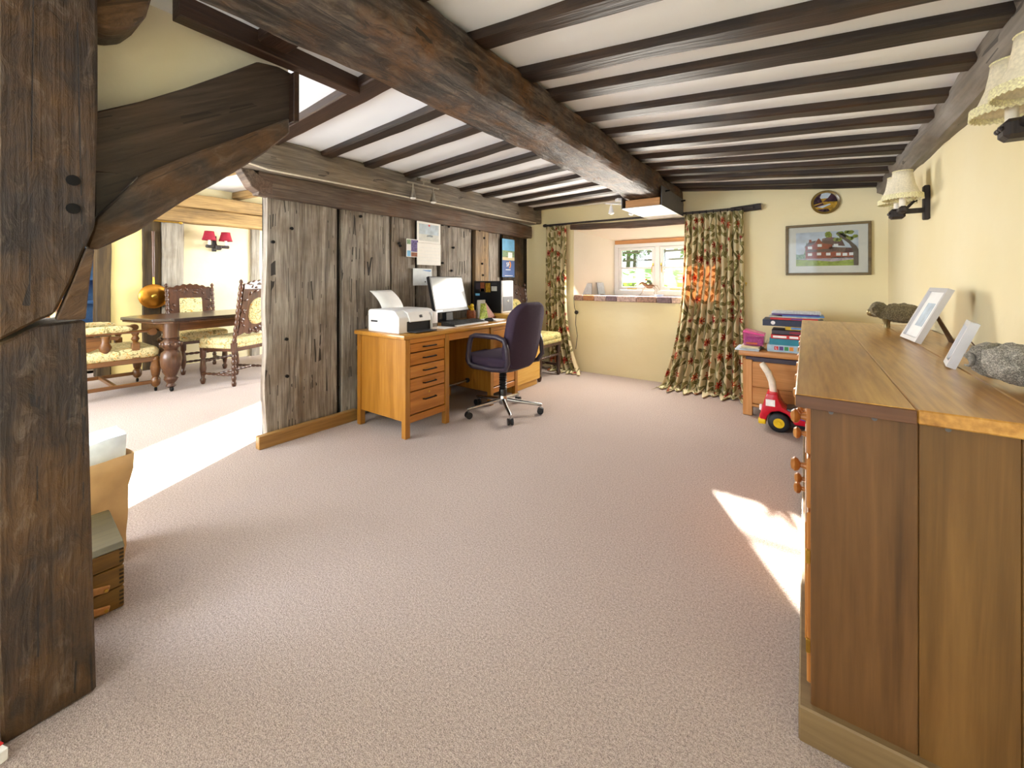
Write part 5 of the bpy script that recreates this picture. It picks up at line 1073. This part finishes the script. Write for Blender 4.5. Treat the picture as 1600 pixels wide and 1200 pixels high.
# ---- carver armchair at the table end
ac = Thing('carver_armchair', (-5.85, .98, 0), label='oak armchair with padded arms at the left end of the dining table', cat='armchair')
ax0, ax1, ay0, ay1 = -6.17, -5.50, .72, 1.33
for xx in (ax0, ax1):
    for yy in (ay0, ay1):
        lg = lathe(ac, 'leg', 'bench_wood', [(.02, .05), (.03, .06), (.04, .08), (.04, .13), (.026, .15), (.034, .17), (.046, .25), (.036, .31), (.045, .33), (.034, .345), (.034, .36)], (xx, yy, 0), 14)
        lathe(ac.sub(lg), 'castor', 'black_metal', [(.016, -.01), (.022, -.006), (.022, .006), (.016, .01)], (xx, yy, .0225), 12, 'y'); tube(ac.sub(lg), 'castor_fork', 'brass', [(xx, yy, .055), (xx, yy, .03)], .009, 6)
    B(ac, 'stretcher', 'bench_wood', (xx - .014, xx + .014), (ay0, ay1), (.085, .12), .003)
    B(ac, 'front_post', 'bench_wood', (xx - .03, xx + .03), (ay1 - .19, ay1 - .13), (.36, .52), .004); lathe(ac, 'arm_baluster', 'bench_wood', [(.03, .52), (.018, .53), (.034, .56), (.02, .59), (.03, .61), (.03, .625)], (xx, ay1 - .16, 0), 14); lathe(ac, 'arm_baluster', 'bench_wood', [(.03, .42), (.034, .46), (.05, .50), (.03, .55), (.036, .61)], (xx, ay1 - .38, 0), 14)
    prism(ac, 'carved_splat', 'bench_wood', [(ay0 + .0, .46), (ay0 + .12, .47), (ay0 + .24, .52), (ay0 + .27, .57), (ay0 + .32, .56), (ay0 + .34, .60), (ay0 + .0, .61)], 'x', xx - .012, xx + .012, .003)
    B(ac, 'arm', 'bench_wood', (xx - .035, xx + .035), (ay0 - .05, ay1 - .04), (.62, .645), .008, 2); lathe(ac, 'arm_scroll', 'bench_wood', [(.035, -.036), (.038, -.02), (.038, .02), (.035, .036)], (xx, ay1 - .03, .62), 16, 'x')
    cushion(ac, 'arm_pad', 'tapestry', .085, .42, .07, .03, Matrix.Translation((xx, ay0 + .22, .665)), crown=.3)
    prism(ac, 'back_post', 'bench_wood', [(ay0 - .03, 0), (ay0 + .03, 0), (ay0 + .02, .45), (ay0 - .06, 1.05), (ay0 - .11, 1.05), (ay0 - .05, .45)], 'x', xx - .025, xx + .025, .004)
B(ac, 'cross_stretcher', 'bench_wood', (ax0, ax1), ((ay0 + ay1) / 2 - .014, (ay0 + ay1) / 2 + .014), (.085, .12), .003)
B(ac, 'seat_rail', 'bench_wood', (ax0 - .03, ax1 + .03), (ay0 - .02, ay1 + .02), (.315, .365), .006)
cushion(ac, 'seat', 'tapestry', ax1 - ax0 + .08, ay1 - ay0 + .06, .11, .06, Matrix.Translation(((ax0 + ax1) / 2, (ay0 + ay1) / 2, .41)), crown=.3)
B(ac, 'back_panel', 'tapestry', (ax0 + .05, ax1 - .05), (ay0 - .06, ay0 - .02), (.5, .98), .015, 2); B(ac, 'crest_rail', 'bench_wood', (ax0 - .02, ax1 + .02), (ay0 - .11, ay0 - .06), (.98, 1.07), .01, 2)
# ---- copper warming pan on its post
wp = Thing('warming_pan', (-6.83, 1.64, .85), label='copper warming pan with a long handle hanging on the dining room post', cat='warming pan')
lathe(wp, 'pan', 'copper', [(.02, -.06), (.12, -.055), (.148, -.03), (.15, 0), (.155, .004), (.15, .012), (.11, .03), (.03, .036), (.002, .037)], (-6.80, 1.625, .945), 32, 'x')
tube(wp, 'ferrule', 'copper', [(-6.81, 1.625, 1.09), (-6.815, 1.625, 1.19)], [.014, .010], 10)
tube(wp, 'handle', 'carved_wood', [(-6.815, 1.625, 1.19), (-6.82, 1.625, 1.4), (-6.825, 1.625, 1.6), (-6.83, 1.625, 1.78)], [.013, .019, .016, .02], 10); lathe(wp, 'rivet', 'brass', [(.03, 0), (.02, .008)], (-6.764, 1.625, .945), 12, 'x')
rl = Thing('brass_rail', (-6.7, 1.6, 1.9), label='thin brass rail under the dining room beam', cat='rail')
tube(rl, 'rail', 'brass', [(-6.70, 1.2, 1.905), (-6.70, 1.86, 1.905)], .010, 8); lathe(rl, 'finial', 'brass', [(.012, 0), (.02, .012), (.016, .03), (.004, .04)], (-6.70, 1.86, 1.905), 12, 'y'); B(rl, 'bracket', 'brass', (-6.82, -6.70), (1.72, 1.735), (1.90, 1.91), .002)
dc = curtain('side_curtain', 'sliver of floral curtain hanging behind the near end of the plank partition', (1.435, 1.60), (1.405, 1.60), 1.78, -3.26, -3.26, 3, 4.0, axis='y', puddle=False, zend=.03, amp0=.012, amp1=.02)
# ---- kitchen dresser glimpsed past the door post
kd = Thing('kitchen_dresser', (-8.3, 1.35, 0), label='blue painted kitchen dresser glimpsed at the far left beside the door post', cat='dresser')
B(kd, 'base', 'blue_paint', (-8.55, -8.1), (.7, 2.2), (0, .82), .005); B(kd, 'worktop', 'blue_paint', (-8.58, -8.07), (.68, 2.22), (.82, .86), .004)
for i in range(3): d = B(kd, 'door', 'blue_paint', (-8.1, -8.085), (.74 + i * .48, 1.18 + i * .48), (.08, .62), .004); B(kd.sub(d), 'door_panel', 'paper_blue', (-8.087, -8.08), (.84 + i * .48, 1.08 + i * .48), (.2, .5), .003)
for zz in (1.15, 1.45, 1.75): B(kd, 'shelf', 'blue_paint', (-8.55, -8.35), (.72, 2.18), (zz, zz + .025), .002)
B(kd, 'back_board', 'blue_paint', (-8.57, -8.55), (.7, 2.2), (.86, 1.95), .002)
# ---- paper bag, sewing box, carton at the left edge
sw = Thing('sewing_box', (-2.08, .25, 0), label='wooden cantilever sewing box half hidden behind the foreground post', cat='sewing box')
for i, (za, zb) in enumerate(((.0, .072), (.076, .146), (.150, .205))):
    B(sw, 'tray', 'sewing_side', (-2.2, -1.962), (.06, .388), (za, zb), .003)
for i in range(3):
    for k_ in range(4): B(sw, 'dovetail', 'oak_dark_x', (-1.964, -1.9605), (.375, .386), (.012 + i * .074 + k_ * .014, .019 + i * .074 + k_ * .014), 0)
prism(sw, 'lid', 'sewing_top', [(-2.2, .207), (-1.962, .207), (-1.985, .222), (-2.18, .262), (-2.2, .262)], 'y', .058, .39, .002)
for za in (.115, .045): 
    B(sw, 'folding_arm', 'pine', (-1.9585, -1.951), (.12, .352), (za - .012, za + .012), .003, rot=('X', R(-14))); lathe(sw, 'rivet', 'brass', [(.006, 0), (.005, .003)], (-1.951, .34, za - .028), 10, 'x')
bgo = Thing('paper_bag', (-2.38, .33, 0), label='crumpled brown paper bag with a white bag inside behind the sewing box', cat='bag')
def bag(name, mat, x0, x1, y0, y1, h, tilt, seed, amp):
    nx, nz = 10, 12; ring = []
    per = [(x0 + (x1 - x0) * i / nx, y0) for i in range(nx)] + [(x1, y0 + (y1 - y0) * i / nx) for i in range(nx)] + [(x1 - (x1 - x0) * i / nx, y1) for i in range(nx)] + [(x0, y1 - (y1 - y0) * i / nx) for i in range(nx)]
    vs, fs = [], []; m_ = len(per)
    for j in range(nz + 1):
        t = j / nz
        for (x, y) in per:
            d = noise.noise(Vector((x * 9 + seed, y * 9, t * 5))) * amp * (.3 + t) + abs(noise.noise(Vector((x * 22, y * 22 + seed, t * 11)))) * amp * .5
            hh = h + (tilt * (y - y0) / (y1 - y0) if t == 1 else 0)
            vs.append(Vector((x + d * (1 if x > (x0 + x1) / 2 else -1) * .8, y + d * .6 + (.03 * t if y == y1 else 0), .001 + hh * t)) - bgo.off)
    for j in range(nz):
        for i in range(m_): i2 = (i + 1) % m_; fs.append((j * m_ + i, j * m_ + i2, (j + 1) * m_ + i2, (j + 1) * m_ + i))
    fs.append(tuple(range(m_))[::-1]); me = bpy.data.meshes.new(name); me.from_pydata(vs, [], fs); o = link(name, me, mat, bgo, smooth=25); q = o.modifiers.new('thick', 'SOLIDIFY'); q.thickness = .0015
    return o
bag('paper_sack', 'kraft', -2.47, -2.27, .15, .445, .405, .03, 1, .02); bag('inner_white_bag', 'paper_blue', -2.455, -2.285, .165, .43, .465, .05, 7, .015)
ct = Thing('red_carton', (-1.55, .06, 0), R(20), 'corner of a red and white carton at the bottom left picture edge', 'carton', local=True)
q0 = P(4, 1196, z=.02); ct.e.location = (q0.x - .06, q0.y - .04, 0)
B(ct, 'box', 'white_print', (-.05, .04), (-.05, .04), (0, .03), .002); B(ct, 'red_flap', 'red_book', (-.05, .02), (.02, .041), (.0301, .033), .001)

# ---- garden outside the far windows
boxes('ground_outside', 'grass', [(-40, 20, 5.4, 60, -.5, -.3)]); 
boxes('ground_bank', 'grass', [], [('x', [(9.6, -.3), (9.6, 1.10), (14, 1.55), (30, 2.0), (30, -.3)], -16, 5)])
hg = Thing('garden_hedge', (-4.5, 9.3, -.3), label='low clipped hedge seen through the lower window panes', cat='hedge')
bm = bmesh.new()
rnd = random.Random(3)
for i in range(1500):
    x, z, y = rnd.uniform(-9, 0), rnd.uniform(-.2, 1.08), rnd.uniform(9.0, 9.5)
    n = Vector((rnd.uniform(-1, 1), rnd.uniform(-1, 0), rnd.uniform(-.5, 1))).normalized(); a = n.orthogonal().normalized() * .05; b = n.cross(a) * .7; c_ = Vector((x, y, z)) - hg.off
    bm.faces.new([bm.verts.new(c_ + v) for v in (a, b, -a, -b)])
link('leaves', mesh_from(bm, 'leaves'), 'hedge', hg); B(hg, 'core', 'hedge', (-9, 0), (9.1, 9.5), (-.3, 1.0), .05)
def garden_tree(x, y, z0, h, spread, n, label, bare=False, seed=0):
    t = Thing('garden_tree', (x, y, z0), label=label, cat='tree', group='trees beyond the window', local=True); rnd = random.Random(seed)
    tube(t, 'trunk', 'bark', [(0, 0, 0), (.05, 0, h * .35), (-.03, .05, h * .7), (0, 0, h * .95)], [.10, .08, .05, .02], 8)
    for k_ in range(7):
        a = rnd.uniform(0, 6.28); zz = h * rnd.uniform(.2, .75); r = spread * rnd.uniform(.6, 1)
        tube(t, 'branch', 'bark', [(0, 0, zz), (r * .5 * math.cos(a), r * .5 * math.sin(a), zz + h * .12), (r * math.cos(a), r * math.sin(a), zz + h * .2)], [.04, .025, .01], 6)
    bm = bmesh.new()
    for i in range(n):
        d = Vector((rnd.gauss(0, 1), rnd.gauss(0, 1), rnd.gauss(0, 1))).normalized() * rnd.uniform(.3, 1) ** .5
        c_ = Vector((d.x * spread, d.y * spread, h * .58 + d.z * h * .45)); nn = Vector((rnd.uniform(-1, 1), rnd.uniform(-1, 1), rnd.uniform(-1, 1))).normalized(); a = nn.orthogonal().normalized() * rnd.uniform(.05, .11); b = nn.cross(a) * .6
        bm.faces.new([bm.verts.new(c_ + v) for v in (a, b, -a, -b)])
    link('leaves', mesh_from(bm, 'leaves'), 'foliage', t)
garden_tree(-5.2, 15.2, 1.5, 2.6, .9, 900, 'leafy garden tree behind the middle of the window', seed=1)
garden_tree(-3.25, 15.6, 1.5, 2.8, .95, 1000, 'leafy garden tree seen through the right casement', seed=2)
garden_tree(-6.3, 17.5, 1.6, 2.6, .8, 160, 'thin sparse garden tree seen through the left casement', seed=3)
fn = Thing('garden_fence', (-4.5, 13.6, 1.4), label='dark rail fence on the bank outside the window', cat='fence')
for zz in (1.78, 2.05): tube(fn, 'fence_rail', 'bark', [(-9, 13.6, zz), (-5, 13.6, zz + .03), (0, 13.6, zz + .08)], .035, 6)
for i in range(6): tube(fn, 'fence_post', 'bark', [(-8.5 + i * 1.6, 13.6, 1.4), (-8.5 + i * 1.6, 13.6, 2.2)], .05, 6)
